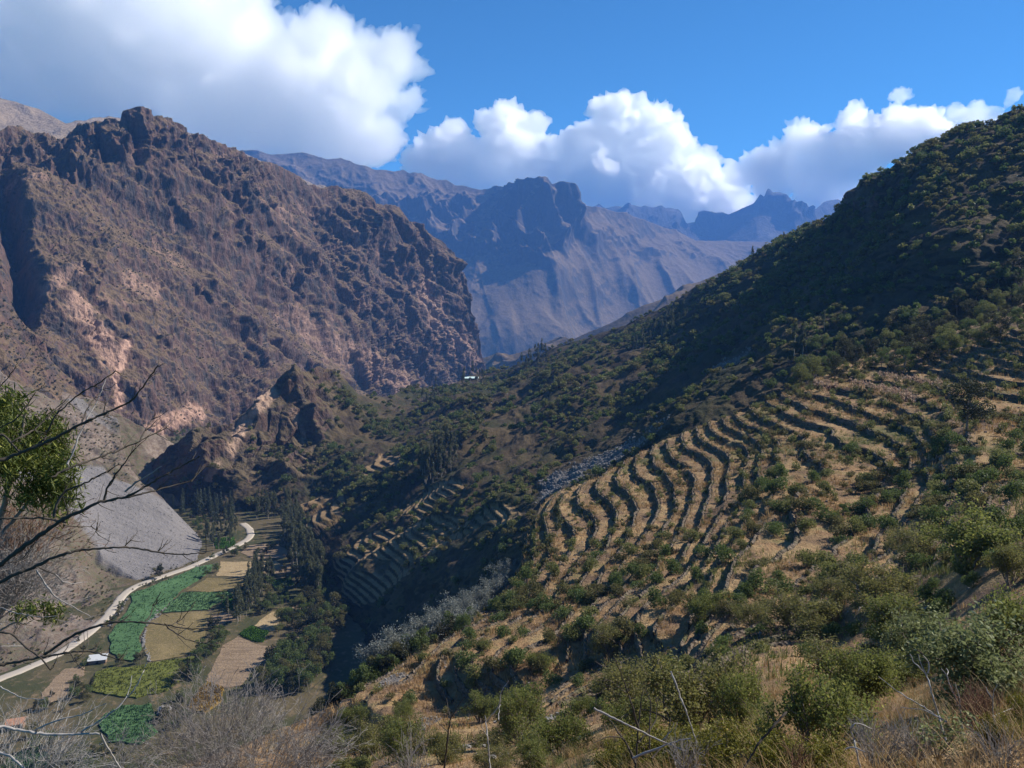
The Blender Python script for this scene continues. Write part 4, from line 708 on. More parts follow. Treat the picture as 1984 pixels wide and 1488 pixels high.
TREES = [
 ([(585,1040),(640,1060),(650,1140),(610,1150)], 24, T_br, (6, 10), 'f', 'riverside_tree', 'bushy tree between the eucalyptus belt and the stepped spur', 'bushy trees behind the eucalyptus belt', 7),
 ([(545,1180),(600,1165),(640,1225),(560,1250),(530,1230)], 16, T_fine_, (6, 10), 'f', 'riverside_tree', 'olive leafy tree at the edge of the small tan field', 'leafy trees by the small tan field', 9),
 ([(440,1010),(490,1000),(500,1050),(470,1062)], 0, T_br, (4, 7), 'f', 'riverside_tree', 'tree', 'trees', 5),
 ([(0,1440),(80,1420),(150,1470),(190,1440),(300,1470),(330,1430),(330,1500),(0,1510)], 26, T_br, (3, 6), 'f', 'riverside_tree', 'yellow-green bushy tree on the valley floor at the bottom left', 'bushy trees at the bottom left of the valley', 14),
 ([(255,1140),(330,1117),(332,1121),(258,1146)], 14, T_br, (1.2, 2.2), 'f', 'roadside_bush', 'low dark bush on the field side of the road', 'low bushes along the road', 3),
 ([(205,1215),(240,1165),(247,1170),(215,1225)], 14, T_br, (1.5, 3), 'f', 'roadside_bush', 'brown-green bush between the road bend and the blue-green field', 'bushes at the road bend', 5), # polygon (picture points of the feet), count, kind, height range, surface, name, label, group, spacing
 ([(540,1005),(575,1000),(600,1060),(628,1120),(622,1165),(590,1160),(570,1110),(550,1060)], 88, T_eu, (12, 19), 'f', 'eucalyptus_tree', 'tall dark eucalyptus in the dense belt beside the fields', 'eucalyptus belt beside the fields', 3),
 ([(500,1100),(530,1120),(505,1165),(480,1195),(455,1215),(440,1200),(470,1160)], 52, T_eu, (9, 14), 'f', 'eucalyptus_tree', 'slim eucalyptus in the clump standing between the fields', 'eucalyptus clump between the fields', 4),
 ([(400,1040),(440,1020),(462,1030),(455,1055),(420,1068),(402,1062)], 16, T_eu, (9, 14), 'f', 'eucalyptus_tree', 'eucalyptus beside the small bright green field by the road', 'eucalyptus trees by the small green field', 4),
 ([(490,985),(560,955),(580,975),(560,1000),(520,1010),(495,1010)], 34, T_eu, (10, 17), 'f', 'eucalyptus_tree', 'pale stemmed eucalyptus at the bend of the road under the dark spur', 'eucalyptus trees under the dark spur', 4),
 ([(238,905),(300,885),(330,900),(310,960),(330,985),(420,985),(470,1000),(430,1012),(345,1000),(290,960),(250,945)], 85, T_co, (9, 17), 'f', 'cypress_tree', 'dark narrow cypress in the plantation behind the grey scree', 'cypress plantation behind the scree', 4),
 ([(300,850),(360,835),(400,838),(345,865),(310,870)], 18, T_br, (4, 7), 'f', 'riverside_tree', 'low bushy tree in the valley beyond the scree', 'trees in the valley beyond the scree', 4),
 ([(365,1000),(410,1000),(405,1040),(385,1055)], 14, T_br, (3.5, 6), 'f', 'riverside_tree', 'green bushy tree between the scree tip and the road', 'bushy trees by the scree tip', 4),
 ([(600,1150),(660,1160),(690,1200),(660,1230),(590,1225),(575,1185)], 22, T_br, (7, 11), 'f', 'riverside_tree', 'large rounded tree at the foot of the stepped spur', 'rounded trees at the foot of the stepped spur', 8),
 ([(515,1300),(560,1250),(640,1235),(640,1290),(600,1340),(540,1345),(500,1330)], 58, T_br, (6, 10), 'f', 'riverside_tree', 'leafy tree in the thicket below the near terraces', 'thicket below the near terraces', 8),
 ([(415,1215),(445,1235),(410,1275),(385,1310),(345,1345),(335,1330),(375,1290)], 22, T_br, (4, 7), 'f', 'riverside_tree', 'bushy tree in the row between the yellow-green field and the ploughed field', 'tree row between the two fields', 7),
 ([(480,1130),(560,1110),(590,1150),(540,1185),(480,1205),(500,1160)], 22, T_br, (4, 7), 'f', 'riverside_tree', 'greyish bushy tree at the edge of the eucalyptus clump', 'bushy trees by the eucalyptus clump', 6),
 ([(330,1360),(360,1345),(370,1400),(330,1420),(318,1400)], 8, T_br, (3.5, 6), 'f', 'riverside_tree', 'dark bushy tree beside the big pale boulder', 'bushes by the big boulder', 7),
 ([(150,1225),(205,1240),(200,1285),(170,1300),(140,1290)], 9, T_br, (2, 4), 'f', 'riverside_tree', 'small bush between the road and the white-roofed shed', 'bushes by the shed', 7),
 ([(100,1330),(180,1310),(190,1350),(120,1390),(60,1380)], 12, T_br, (2.5, 5), 'f', 'riverside_tree', 'dark bush in the rough ground below the road', 'bushes below the road', 8),
 ([(410,1085),(445,1068),(500,1058),(545,1062),(520,1078),(440,1085)], 14, T_br, (3, 5), 'f', 'riverside_tree', 'dark bush in the hedge along the straw-coloured field', 'hedge along the straw-coloured field', 5),
 ([(815,915),(860,870),(890,880),(880,905),(850,940),(822,945)], 34, T_eu, (11, 17), 'h', 'eucalyptus_tree', 'tall eucalyptus in the grove above the stepped slope', 'eucalyptus grove above the stepped slope', 4),
 ([(1215,650),(1320,600),(1335,625),(1290,660),(1230,690)], 26, T_eu, (9, 16), 'h', 'eucalyptus_tree', 'slender eucalyptus in the grove high on the dark ridge', 'eucalyptus grove on the ridge', 5),
 ([(1005,700),(1050,685),(1060,700),(1015,720)], 9, T_eu, (13, 20), 'h', 'eucalyptus_tree', 'wispy eucalyptus standing on the saddle before the blue mountain', 'eucalyptus trees on the saddle', 6),
 ([(880,738),(945,722),(950,740),(885,752)], 7, T_eu, (10, 18), 'h', 'eucalyptus_tree', 'eucalyptus by the pale-roofed building on the saddle', 'eucalyptus trees by the pale-roofed building', 8),
 ([(800,775),(850,750),(870,765),(830,800)], 12, T_eu, (9, 14), 'h', 'eucalyptus_tree', 'thin eucalyptus on the shoulder below the cliffs', 'eucalyptus trees on the shoulder below the cliffs', 6),
 ([(1520,700),(1620,690),(1760,650),(1990,560),(1990,650),(1880,690),(1760,720),(1640,740),(1560,745)], 64, T_fine, (4, 8.5), 'n', 'hillside_tree', 'rounded green tree in the wood above the maize terraces', 'wood above the maize terraces', 13),
 ([(1560,690),(1700,640),(1850,590),(1984,500),(1984,570),(1860,640),(1700,690)], 46, T_br, (4, 8), 'h', 'hillside_tree', 'rounded tree at the foot of the darkest slope', 'trees at the foot of the darkest slope', 11)]
for ti, (poly, n, prot, (h0, h1), surf, name, label, group, sp_) in enumerate(TREES):
    for (u, v) in in_poly_pts(poly, n, 200 + ti, sp_):
        loc = on_floor(u, v) if surf == 'f' else (Hf if surf == 'h' else Hn).near(u, v); H = rng.uniform(h0, h1); base = 15 if prot is T_eu else 12 if prot is T_co else 7
        place_tree(name, prot[rng.integers(len(prot))], np.array(loc) - [0, 0, 0.1], rng.uniform(0, PI2), H / base, label, 'tree', group)
def one(name, prot, rel, u, v, H, base, label, cat='tree', dz=-0.1):
    loc = on_floor(u, v) if rel is None else rel.near(u, v); return place_tree(name, prot, np.array(loc) + [0, 0, dz], rng.uniform(0, PI2), H / base, label, cat)
one('eucalyptus_tree', T_eu[0], Hf, 1458, 505, 12, 15, 'lone eucalyptus on the skyline left of the dark ridge'); one('eucalyptus_tree', T_eu[1], Hf, 1517, 478, 11, 15, 'lone eucalyptus higher on the skyline, right of the first')
one('eucalyptus_tree', T_eu[2], Hf, 1538, 690, 13, 15, 'left of two pale poplar-like trees before the dark slope'); one('eucalyptus_tree', T_eu[3], Hf, 1555, 686, 11, 15, 'right of two pale poplar-like trees before the dark slope')
one('eucalyptus_tree', T_eu[1], Hf, 1598, 640, 8, 15, 'small slender tree alone inside the dark slope')
one('roadside_tree', T_br[1], None, 311, 1118, 8.5, 7, 'dark upright tree at the foot of the bare grey scree'); one('field_tree', T_br[0], None, 402, 1118, 6, 7, 'round dark green tree at the end of the blue-green field'); one('field_tree', T_br[3], None, 420, 1108, 5.5, 7, 'brownish bush beside the round tree by the straw-coloured field')
one('field_tree', T_br[0], None, 430, 1168, 6.5, 7, 'round tree at the right end of the pale blue-green field'); one('field_tree', T_br[2], None, 236, 1288, 5, 7, 'small tree at the lower tip of the blue-green field, left of the pair'); one('field_tree', T_br[1], None, 272, 1286, 6, 7, 'small tree at the lower tip of the blue-green field, right of the pair')
one('terrace_tree', T_fine[2], Hn, 1872, 838, 9.5, 7, 'dark round tree standing alone on the upper terraces'); one('terrace_tree', T_eu[0], Hn, 1080, 1040, 8, 15, 'slim sapling at the left edge of the bright terraces')
one('terrace_tree', T_fine[0], Hn, 1640, 905, 2.6, 7, 'low dark bush on the terrace left of the lone round tree'); one('yellow_bush', [T_fine[0][0], T_fine[0][1]], Hn, 1632, 1005, 2.6, 7, 'yellowish green bush in the middle of the terraces', 'bush')
# ---- pale grey trees along the gully
def feathery(seed, leaf, n=9000, size=0.3):
    r_ = np.random.default_rng(seed); tb = Tubes(); tips = []
    for i in range(5): a = i * 1.26 + r_.uniform(-.3, .3); grow(tb, (0, 0, -0.3), (0.5 * math.cos(a), 0.5 * math.sin(a), 1.0), 3.0, 0.11, 3, r_, 3, 0.7, 0.12, 0.12, tips, 4, 0.72, 5, 0.015)
    tips = np.array(tips); tips[:, 2] = np.clip(tips[:, 2], 0.4, 7.2); k = r_.integers(len(tips), size=n); C = tips[k] + r_.normal(size=(n, 3)) * 0.33; V, Fq = leaf_quads(C, size, r_, 2.4); hl = r_.random(len(tips)); f = mesh_from('crown', V, Fq, leaf, False, link=False); set_shade(f, 4, np.clip(0.5 + r_.normal(size=n) * 0.2 + (hl[k] - 0.5) * 0.3, 0, 1)); return tb.mesh('trunk', M_pale_bark, link=False), f
T_gr = [feathery(140 + i, ML['grey']) for i in range(3)]
GR = [(u, 0, h) for u, h in ((1000,7),(990,8),(975,9),(962,8.5),(950,9.5),(938,9),(925,9.5),(912,9),(900,8.5),(888,9.5),(875,10),(862,9),(848,9.5),(835,8),(826,7),(800,6.5),(790,8),(778,9),(765,9.5),(752,8.5),(742,7))]
def gully(u, back): v0 = np.interp(u, *np.array(ATOP, float)[3:16].T); return at(u, v0 + 16 + back * 2, np.interp(u, [560, 640, 690, 760, 850, 900, 960, 1016], [103, 107, 110, 113, 120, 130, 143, 160]) + 2 + back).reshape(3)
for i, (u, v, H) in enumerate(GR):
    place_tree('silver_tree', T_gr[i % 3], gully(u, rng.uniform(3, 9)), rng.uniform(0, PI2), 0.86 * H / 7, 'silvery grey tree in the upper row along the gully' if u > 820 else 'silvery grey tree in the small lower clump along the gully', 'tree', 'silver trees along the gully, upper row' if u > 820 else 'silver trees along the gully, lower clump')
for i, (u, v) in enumerate(in_poly_pts([(600,1330),(680,1270),(760,1230),(850,1180),(930,1140),(900,1200),(820,1250),(740,1300),(660,1350)], 40, 300, 13)):
    place_tree('gully_tree', T_br[i % 4], gully(u, rng.uniform(-1, 3)), rng.uniform(0, PI2), rng.uniform(3.2, 5.6) / 7, 'dark green bushy tree in the gully left of the terraces', 'tree', 'dark trees in the gully')
# ---- dry maize
def maize():
    r_ = np.random.default_rng(9); tb = Tubes(); tb.add([(0, 0, -0.1), (0.03, 0.02, 1.0), (0.06, 0.0, 2.0)], 0.035, 0.02, 4); V = np.concatenate(tb.V); Fq = np.concatenate(tb.F); LV = []
    for i in range(9):
        a = r_.uniform(0, PI2); z = r_.uniform(0.3, 1.7); b = np.array([math.cos(a), math.sin(a), 0]); s_ = np.array([-b[1], b[0], 0]) * 0.05; p0 = np.array([0, 0, z]); p1 = p0 + b * 0.28 + [0, 0, 0.22]; p2 = p0 + b * 0.5 + [0, 0, -0.15]; LV += [p0 - s_, p0 + s_, p1 + s_, p1 - s_, p1 - s_, p1 + s_, p2 + s_ * .3, p2 - s_ * .3]
    LV = np.array(LV); F2 = np.arange(len(LV)).reshape(-1, 4) + len(V); me = mesh_from('maize_plant', np.concatenate([V, LV]), np.concatenate([Fq, F2]), ML['maize'], False, link=False); set_shade(me, 1, np.random.default_rng(2).random(len(V) + len(LV))); return me
ML['maize'] = mat_leaf('maize_straw', (0.40, 0.24, 0.14), (0.66, 0.46, 0.30), None, 0.25); MZ = maize()
for (a, b, n, lab) in (((1575,752),(1622,757),26,'dry straw-coloured maize plant in the short left patch'), ((1648,750),(1775,783),62,'dry straw-coloured maize plant in the middle terrace row'), ((1702,738),(1822,755),52,'dry straw-coloured maize plant in the upper terrace row'), ((1660,755),(1760,775),24,'dry straw-coloured maize plant in the middle terrace row')):
    for i in range(n):
        t = (i + rng.random()) / n; u = a[0] + (b[0] - a[0]) * t; v = a[1] + (b[1] - a[1]) * t + rng.normal() * 2.0; place(MZ, 'maize_plant', Hn.near(u, v), rng.uniform(0, PI2), rng.uniform(1.0, 1.45), lab, 'maize', lab.replace('plant', 'plants'))
# ---- names for the walls
ORD = 'first second third fourth fifth sixth seventh eighth ninth tenth eleventh twelfth thirteenth fourteenth fifteenth sixteenth seventeenth eighteenth nineteenth twentieth'.split()
TENS = {2: 'twent', 3: 'thirt', 4: 'fort', 5: 'fift', 6: 'sixt', 7: 'sevent', 8: 'eight', 9: 'ninet'}
def ordn(i): return ORD[i] if i < 20 else TENS[(i + 1) // 10] + ('ieth' if (i + 1) % 10 == 0 else 'y-' + ORD[i % 10]) if i < 99 else None
ZN = [('at the maize shelf', lambda u, v: v < 800 and u > 1480), ('on the crest of the spur', lambda u, v: v < 1000 and u <= 1480), ('on the right-hand shelf', lambda u, v: u > 1560), ('above the gully', lambda u, v: u < 1000), ('in the hollow', lambda u, v: u > 1300), ('on the long slope', lambda u, v: True)]
zc = {}
for o, u, v, L_ in sorted(WALLS, key=lambda x: x[1]):
    zn = next(n for n, f in ZN if f(u, v)); i = zc.get(zn, 0); zc[zn] = i + 1; s_ = ordn(i) or 'last'
    tag(o, f"{'long' if L_ > 45 else 'short'} dry stone terrace wall {zn}, {s_} from the left", 'stone wall', 'terrace walls')
# ------------------------------------------------------------------ foreground plants
def fine_bush(seed, leaf, H=1.7, n=9000, size=0.06, lob=15, elong=1.9, droop=0.0):
    """bush of unit radius: branching stems and a leaf on every bit of twig"""
    r_ = np.random.default_rng(seed); tb = Tubes(); tips = []
    for i in range(7):
        a = i * 0.9 + r_.uniform(-.3, .3); grow(tb, (0.05 * math.cos(a), 0.05 * math.sin(a), -0.1), (0.55 * math.cos(a), 0.55 * math.sin(a), 1.0), H * 0.42, 0.035, 3, r_, 3, 0.75, 0.13, 0.12, tips, 4, 0.72, 5, 0.004)
    tips = np.array(tips); tips[:, :2] *= np.minimum(1, 0.95 / np.maximum(np.linalg.norm(tips[:, :2], axis=1, keepdims=True), 1e-6)); tips[:, 2] = np.clip(tips[:, 2], 0.08, H); k = r_.integers(len(tips), size=n); C = tips[k] + r_.normal(size=(n, 3)) * 0.085; V, Fq = leaf_quads(C, size, r_, elong, droop)
    hl = r_.random(len(tips)); sh = np.clip(0.5 + r_.normal(size=n) * 0.2 + (hl[k] - 0.5) * 0.35, 0, 1); f = mesh_from('foliage', V, Fq, leaf, False, link=False); set_shade(f, 4, sh); return tb.mesh('stem', M_bark, link=False), f, float(np.percentile(C[:, 2], 99)), float(np.percentile(np.hypot(C[:, 0], C[:, 1]), 96))
ML['fgreen'] = mat_leaf('foreground_leaf', (0.095, 0.115, 0.026), (0.23, 0.24, 0.065), (0.40, 0.36, 0.09), 0.5); ML['folive'] = mat_leaf('foreground_olive_leaf', (0.105, 0.105, 0.03), (0.25, 0.235, 0.075), (0.42, 0.34, 0.09), 0.5); ML['fgrey'] = mat_leaf('foreground_grey_leaf', (0.105, 0.125, 0.042), (0.26, 0.28, 0.12), (0.42, 0.43, 0.24), 0.42); ML['fyel'] = mat_leaf('thorn_leaf', (0.10, 0.10, 0.015), (0.24, 0.215, 0.03), (0.36, 0.26, 0.04), 0.35); ML['rust'] = mat_leaf('rusty_twig', (0.10, 0.045, 0.025), (0.22, 0.11, 0.06), None, 0.2)
B_ = {'g': [fine_bush(300, ML['fgreen']), fine_bush(301, ML['fgreen'], 1.5)], 'o': [fine_bush(302, ML['folive']), fine_bush(303, ML['folive'], 1.9)], 'w': [fine_bush(304, ML['fgrey'], 1.6, 8000, 0.075)], 'y': [fine_bush(305, ML['fyel'], 1.2, 8000, 0.06)]}
def bush(kind, u, vb, wpx, hpx, label, name='bush', group=None, dz=-0.1):
    p = Hn.near(u, vb); Y = p[1]; pr = B_[kind][rng.integers(len(B_[kind]))]; Wm = 0.88 * wpx / 2 / F * Y; Hm = 0.76 * hpx / F * Y; H0 = pr[2]; Wm /= pr[3]; e = empty(name, Vector(p) + Vector((0, 0, dz)), rng.uniform(0, PI2)); e.scale = (Wm, Wm, Hm / H0); tag(e, label, 'bush', group)
    for nm, me in (('stem', pr[0]), ('foliage', pr[1])): o = bpy.data.objects.new(nm, me); COL.objects.link(o); o.parent = e
    return e
BUSH = [('o',1650,1330,220,110,'bush added to darken the bottom of the shady hollow, left'), ('g',1760,1330,200,110,'bush added to darken the bottom of the shady hollow, right'), ('o',1340,1430,280,235,'big olive-green bush with yellow tips at the bottom, right of the dark tangled stems'), ('o',1245,1400,200,170,'olive bush just left of the big yellow-tipped bush'), ('g',1440,1425,150,180,'green bush between the two big bushes at the bottom'),  # the first two are added to make the hollow darker
 ('g',1575,1470,260,250,'broad round green bush at the bottom, left of the black shade'), ('g',1665,1385,170,190,'leafy green bush leaning over the black shade'), ('w',1900,1372,290,260,'largest grey-green bush at the right edge'), ('w',1780,1300,180,170,'grey-green bush in front of the shady hollow'), ('g',1960,1290,180,200,'leafy bush cut by the right edge above the largest grey-green bush'),
 ('o',1560,1235,190,120,'dark olive bush at the lower end of the stepped slope'), ('o',1690,1180,180,130,'olive bush with bare ground showing to its left, below the terraces'), ('g',1735,1245,170,130,'green bush sunk in the shady hollow'), ('o',1620,1170,110,85,'small olive bush behind the two hollow bushes'), ('g',1870,1110,210,170,'dark tree-like bush beside the small bright lawn'), ('o',1780,1090,140,100,'olive bush left of the dark tree-like bush'), ('o',1960,1130,120,110,'bush at the right edge beyond the small lawn'),
 ('g',1090,1470,150,140,'bright green bush at the bottom, centre'), ('g',1005,1440,140,150,'tall green bush left of the bright green bush'), ('g',930,1400,90,80,'small green bush behind the dark sapling'), ('g',1230,1430,150,120,'green bush at the foot of the tangled stems'), ('g',780,1470,120,110,'green bush right of the bare grey shrub'), ('o',700,1470,120,100,'olive bush beside the bare grey shrub'), ('g',690,1410,80,70,'small green bush on the golden bank, lower left'), ('g',780,1395,60,55,'tiny green bush on the golden bank'), ('o',860,1480,110,90,'olive bush at the bottom edge by the dark sapling'), ('g',640,1470,90,80,'green bush at the right side of the bare grey shrub'), ('g',1130,1385,70,60,'small round bush above the bright green bush'), ('o',1190,1345,110,80,'olive bush on the golden slope above the tangled stems'), ('g',1050,1300,70,55,'small green bush below the pile of loose stones'), ('o',1180,1260,90,80,'bushy green shrub at the near end of the long slope'), ('o',1460,1215,110,80,'low bush at the end of the paved-looking golden strip'), ('g',1365,1205,100,85,'paired green shrub near the golden strip'), ('g',1040,1500,120,100,'low green bush cut by the bottom edge, centre'), ('o',960,1500,110,80,'low olive bush cut by the bottom edge')]
for b in BUSH: bush(*b)
for i, (u, v, wp, hp) in enumerate([(1270,1485,190,110),(1350,1495,200,125),(1430,1490,210,130),(1510,1500,190,115),(1590,1495,180,105),(1310,1470,140,90),(1470,1465,150,95),(1200,1495,140,90),(1940,1440,110,100),(1975,1410,90,110)]): bush('y', u, v, wp, hp, 'low yellow-green thorny bush along the bottom edge' if i < 8 else 'yellowish thorny bush in the bottom right corner', 'thorn_bush', 'thorn bushes along the bottom edge' if i < 8 else 'thorn bushes in the bottom right corner')

# ---- branches drawn as they hang in the view, each in its own depth
M_dark_bark = simple('dark_bark', (0.035, 0.028, 0.022), (0.09, 0.075, 0.06), 14); M_grey_bark = simple('grey_bark', (0.15, 0.135, 0.12), (0.33, 0.30, 0.28), 14); M_white_bark = simple('bleached_wood', (0.22, 0.20, 0.18), (0.42, 0.39, 0.36), 14)
def branch(tb, px, Y, w0, w1, seed, k=6, wob=1.0):
    r_ = np.random.default_rng(seed); q = np.array(px, float); L = np.concatenate([[0], np.cumsum(np.hypot(*np.diff(q, axis=0).T))]); n = max(6, int(L[-1] / 7)); t = np.linspace(0, L[-1], n); u = np.interp(t, L, q[:, 0]); v = np.interp(t, L, q[:, 1])
    for _ in range(2): u[1:-1] = (u[:-2] + 2 * u[1:-1] + u[2:]) / 4; v[1:-1] = (v[:-2] + 2 * v[1:-1] + v[2:]) / 4
    u += r_.normal(size=n) * 0.7 * wob; v += r_.normal(size=n) * 0.7 * wob; Yv = Y + np.cumsum(r_.normal(size=n)) * (0.012 if w0 < 20 else 0.003) * Y / 6 + np.linspace(0, 1, n) * r_.uniform(-0.5, 0.7); P = at(u, v, Yv); wv = (w0 + (w1 - w0) * np.linspace(0, 1, n)) / 2 / F * Yv; wv = wv * (1 + (0.16 if w0 < 20 else 0.02) * r_.normal(size=n).clip(-1, 1)); tb.add(P, wv, None, k); return P
tree = tag(empty('bare_tree', at(-270, 1900, 6.5)), 'leafless dark-branched tree reaching in from the left edge', 'tree')
def child(tb, name, m, par): o = tb.mesh(name, m); o.parent = par; o.matrix_parent_inverse = Matrix.Translation(-par.location); return o
tb = Tubes(); branch(tb, [(-270,1900),(-262,1500),(-275,1100),(-250,700),(-262,480)], 6.5, 52, 16, 1, 8, 0.3); child(tb, 'trunk', M_dark_bark, tree)
BR = [([(-265,940),(-90,915),(0,893),(40,877),(81,861),(113,845),(157,821),(202,801),(252,780),(268,760),(288,734),(306,709)],11,2.5), ([(-262,900),(-60,868),(6,839),(40,880),(85,853),(105,807),(133,781),(155,762),(181,748),(202,736),(224,719)],7,2), ([(20,858),(36,849),(67,833),(101,799),(113,787),(129,775)],4,1.6), ([(-262,860),(-40,850),(30,813),(50,791),(71,756)],5,1.8), ([(-262,830),(-60,790),(0,748),(16,730),(30,713)],5,1.6), ([(100,925),(121,914),(153,900),(194,885),(232,871),(270,855),(302,839),(323,829)],5,1.6), ([(270,855),(282,833),(294,813)],2.6,1.2), ([(105,1000),(109,976),(125,950),(153,942),(181,926),(206,914),(230,900)],6,2),
 ([(-268,1190),(-90,1140),(0,1095),(24,1075),(67,1044),(105,1018),(128,1001),(151,994),(188,974),(242,965),(269,950),(319,920),(370,893),(386,885)],15,2.2), ([(242,965),(302,950),(336,940),(370,933),(397,903)],4,1.3), ([(202,970),(205,950),(222,923),(249,886),(265,866)],5,1.6), ([(-266,1230),(-80,1150),(0,1129),(30,1113),(71,1097),(105,1079),(133,1071),(161,1065),(202,1062),(242,1060),(282,1065),(312,1071),(353,1075),(399,1071)],11,2), ([(306,1069),(333,1045)],2.6,1.2), ([(242,1058),(254,1046)],2.4,1.2), ([(129,1012),(80,1003),(0,1004),(-120,1006),(-262,1040)],4,7),
 ([(-262,1330),(-70,1296),(0,1288),(40,1280),(81,1273),(121,1266),(149,1261),(181,1262),(202,1270),(232,1278)],11,2.2), ([(87,1268),(113,1250),(141,1232),(171,1218),(202,1208),(232,1204),(272,1205),(319,1210),(363,1218),(410,1220)],6,2), ([(321,1212),(343,1230),(369,1242),(399,1246)],3,1.3), ([(333,1211),(343,1206),(355,1196)],2,1), ([(282,1204),(292,1193),(296,1173)],2.6,1.3), ([(-262,1260),(-60,1222),(0,1224),(26,1228),(40,1246),(61,1262),(81,1276),(97,1298)],7,3), ([(26,1228),(34,1205),(45,1180),(52,1165)],3,1.3), ([(123,1018),(150,1020),(176,1020)],3,1.3), ([(88,1035),(110,1043),(128,1046)],2.5,1.2), ([(200,802),(203,785)],2.4,1.4), ([(157,821),(165,800),(182,772),(200,755)],3,1.2), ([(131,1003),(131,985),(120,960)],3,1.2), ([(154,1068),(172,1050),(186,1030)],3,1.2), ([(0,1094),(45,1085),(60,1060)],3,1.4), ([(135,1265),(145,1280),(158,1296)],2.4,1.2)]
for i, (px, w0, w1) in enumerate(BR): tb = Tubes(); branch(tb, px, 6.5 + 0.5 * math.sin(i * 2.1), w0, w1, 400 + i); child(tb, 'branch', M_dark_bark, tree)
WB = [([(244,952),(260,936),(286,922),(312,902)],4,2), ([(130,900),(140,882),(155,840),(175,800),(190,775),(205,735)],4,1.4), ([(71,1105),(92,1138),(105,1155),(130,1170),(176,1195)],4,1.5), ([(-40,1172),(0,1176),(30,1188),(80,1196),(110,1193)],3,1.2), ([(-60,1250),(0,1252),(45,1251)],2.5,1.5), ([(105,1110),(125,1132),(170,1128)],2.4,1)]
for i, (px, w0, w1) in enumerate(WB): tb = Tubes(); branch(tb, px, 6.8, w0, w1, 450 + i); o = child(tb, 'branch', M_grey_bark, tree); o['label'] = 'pale bleached branch'
# side twigs along the dark branches
tb = Tubes(); r_ = np.random.default_rng(77)
for i, (px, w0, w1) in enumerate(BR):
    for j in range(int(3 + len(px) * 0.7)):
        s_ = r_.integers(len(px) // 3, len(px)); u, v = px[min(s_, len(px) - 1)]
        if u < -40: continue
        sc_ = r_.uniform(15, 42); a = r_.choice([-0.9, -0.6, 0.5]) + r_.normal() * 0.25; branch(tb, [(u, v), (u + sc_ * .5 * math.cos(a), v + sc_ * .5 * math.sin(a)), (u + sc_ * math.cos(a - .15), v + sc_ * math.sin(a - .15))], 6.5 + 0.5 * math.sin(i * 2.1), 1.6, 0.9, 1000 + i * 20 + j, 4)
child(tb, 'twigs', M_dark_bark, tree)
def twig_shrub(name, label, u, vb, Y, spread_px, h_px, n, seed, m, r0=2.2, depth=3, lean=(0, 0), kids=3, ground=True):
    """leafless shrub: many stems from one root, each forking finely"""
    r_ = np.random.default_rng(seed); base = at(u, vb, Y); e = tag(empty(name, base), label, 'shrub'); k = Y / F; H = h_px * k; W_ = spread_px * k
    for half in range(3):
        tb = Tubes()
        for i in range(n // 3):
            a = r_.uniform(0, PI2); q = W_ * r_.random() ** 0.5 * 0.9; d = np.array([math.cos(a) * q / H + lean[0], math.sin(a) * q / H * 0.8, 0.9 + lean[1]]); grow(tb, base + np.array([math.cos(a), math.sin(a), 0]) * q * 0.25, d, H * r_.uniform(0.4, 0.56), r0 * k / 2 * r_.uniform(0.6, 1.2), depth, r_, kids, 0.5, 0.10, 0.03, None, 3, 0.66, 5, 0.35 * k)
        child(tb, 'stem', m, e)
    return e
twig_shrub('bare_shrub', 'wide leafless grey shrub at the bottom, left of centre', 470, 1560, 16, 190, 235, 60, 1, M_grey_bark, 2.0, 4); twig_shrub('bare_shrub', 'smaller leafless grey shrub at the right of the wide grey one', 600, 1540, 18, 70, 150, 24, 2, M_grey_bark, 1.8, 3)
twig_shrub('bare_shrub', 'bleached twiggy shrub in the bottom left corner', 20, 1560, 8, 190, 210, 40, 3, M_white_bark, 2.2, 3, (0.35, 0)); twig_shrub('bare_shrub', 'tangle of grey twigs at the left edge behind the dark branches', -40, 1215, 9, 130, 190, 54, 4, M_grey_bark, 2.0, 4, (0.55, 0)); twig_shrub('bare_shrub', 'thin grey twiggy shrub between the corner shrub and the fields', 175, 1570, 9, 110, 170, 18, 5, M_grey_bark, 2.0, 3, (0.35, 0))
e = tag(empty('bleached_branch', at(-60, 1400, 7.5)), 'long bleached branch lying across the bottom left corner', 'branch')
for i, (px, w0, w1) in enumerate([([(-80,1395),(7,1409),(50,1417),(100,1424),(150,1422),(193,1421)],8,4), ([(193,1421),(213,1456),(240,1500)],4,3), ([(150,1422),(200,1393),(233,1366),(260,1336),(283,1293),(289,1263)],4,1.6), ([(60,1418),(110,1395),(160,1385),(205,1362)],4,1.5), ([(233,1366),(250,1345),(256,1310)],2.2,1.2), ([(-60,1440),(20,1465),(60,1500)],7,4), ([(0,1330),(40,1352),(90,1355)],2.5,1.2)]): tb = Tubes(); branch(tb, px, 7.5, w0, w1, 480 + i); child(tb, 'branch', M_white_bark, e)
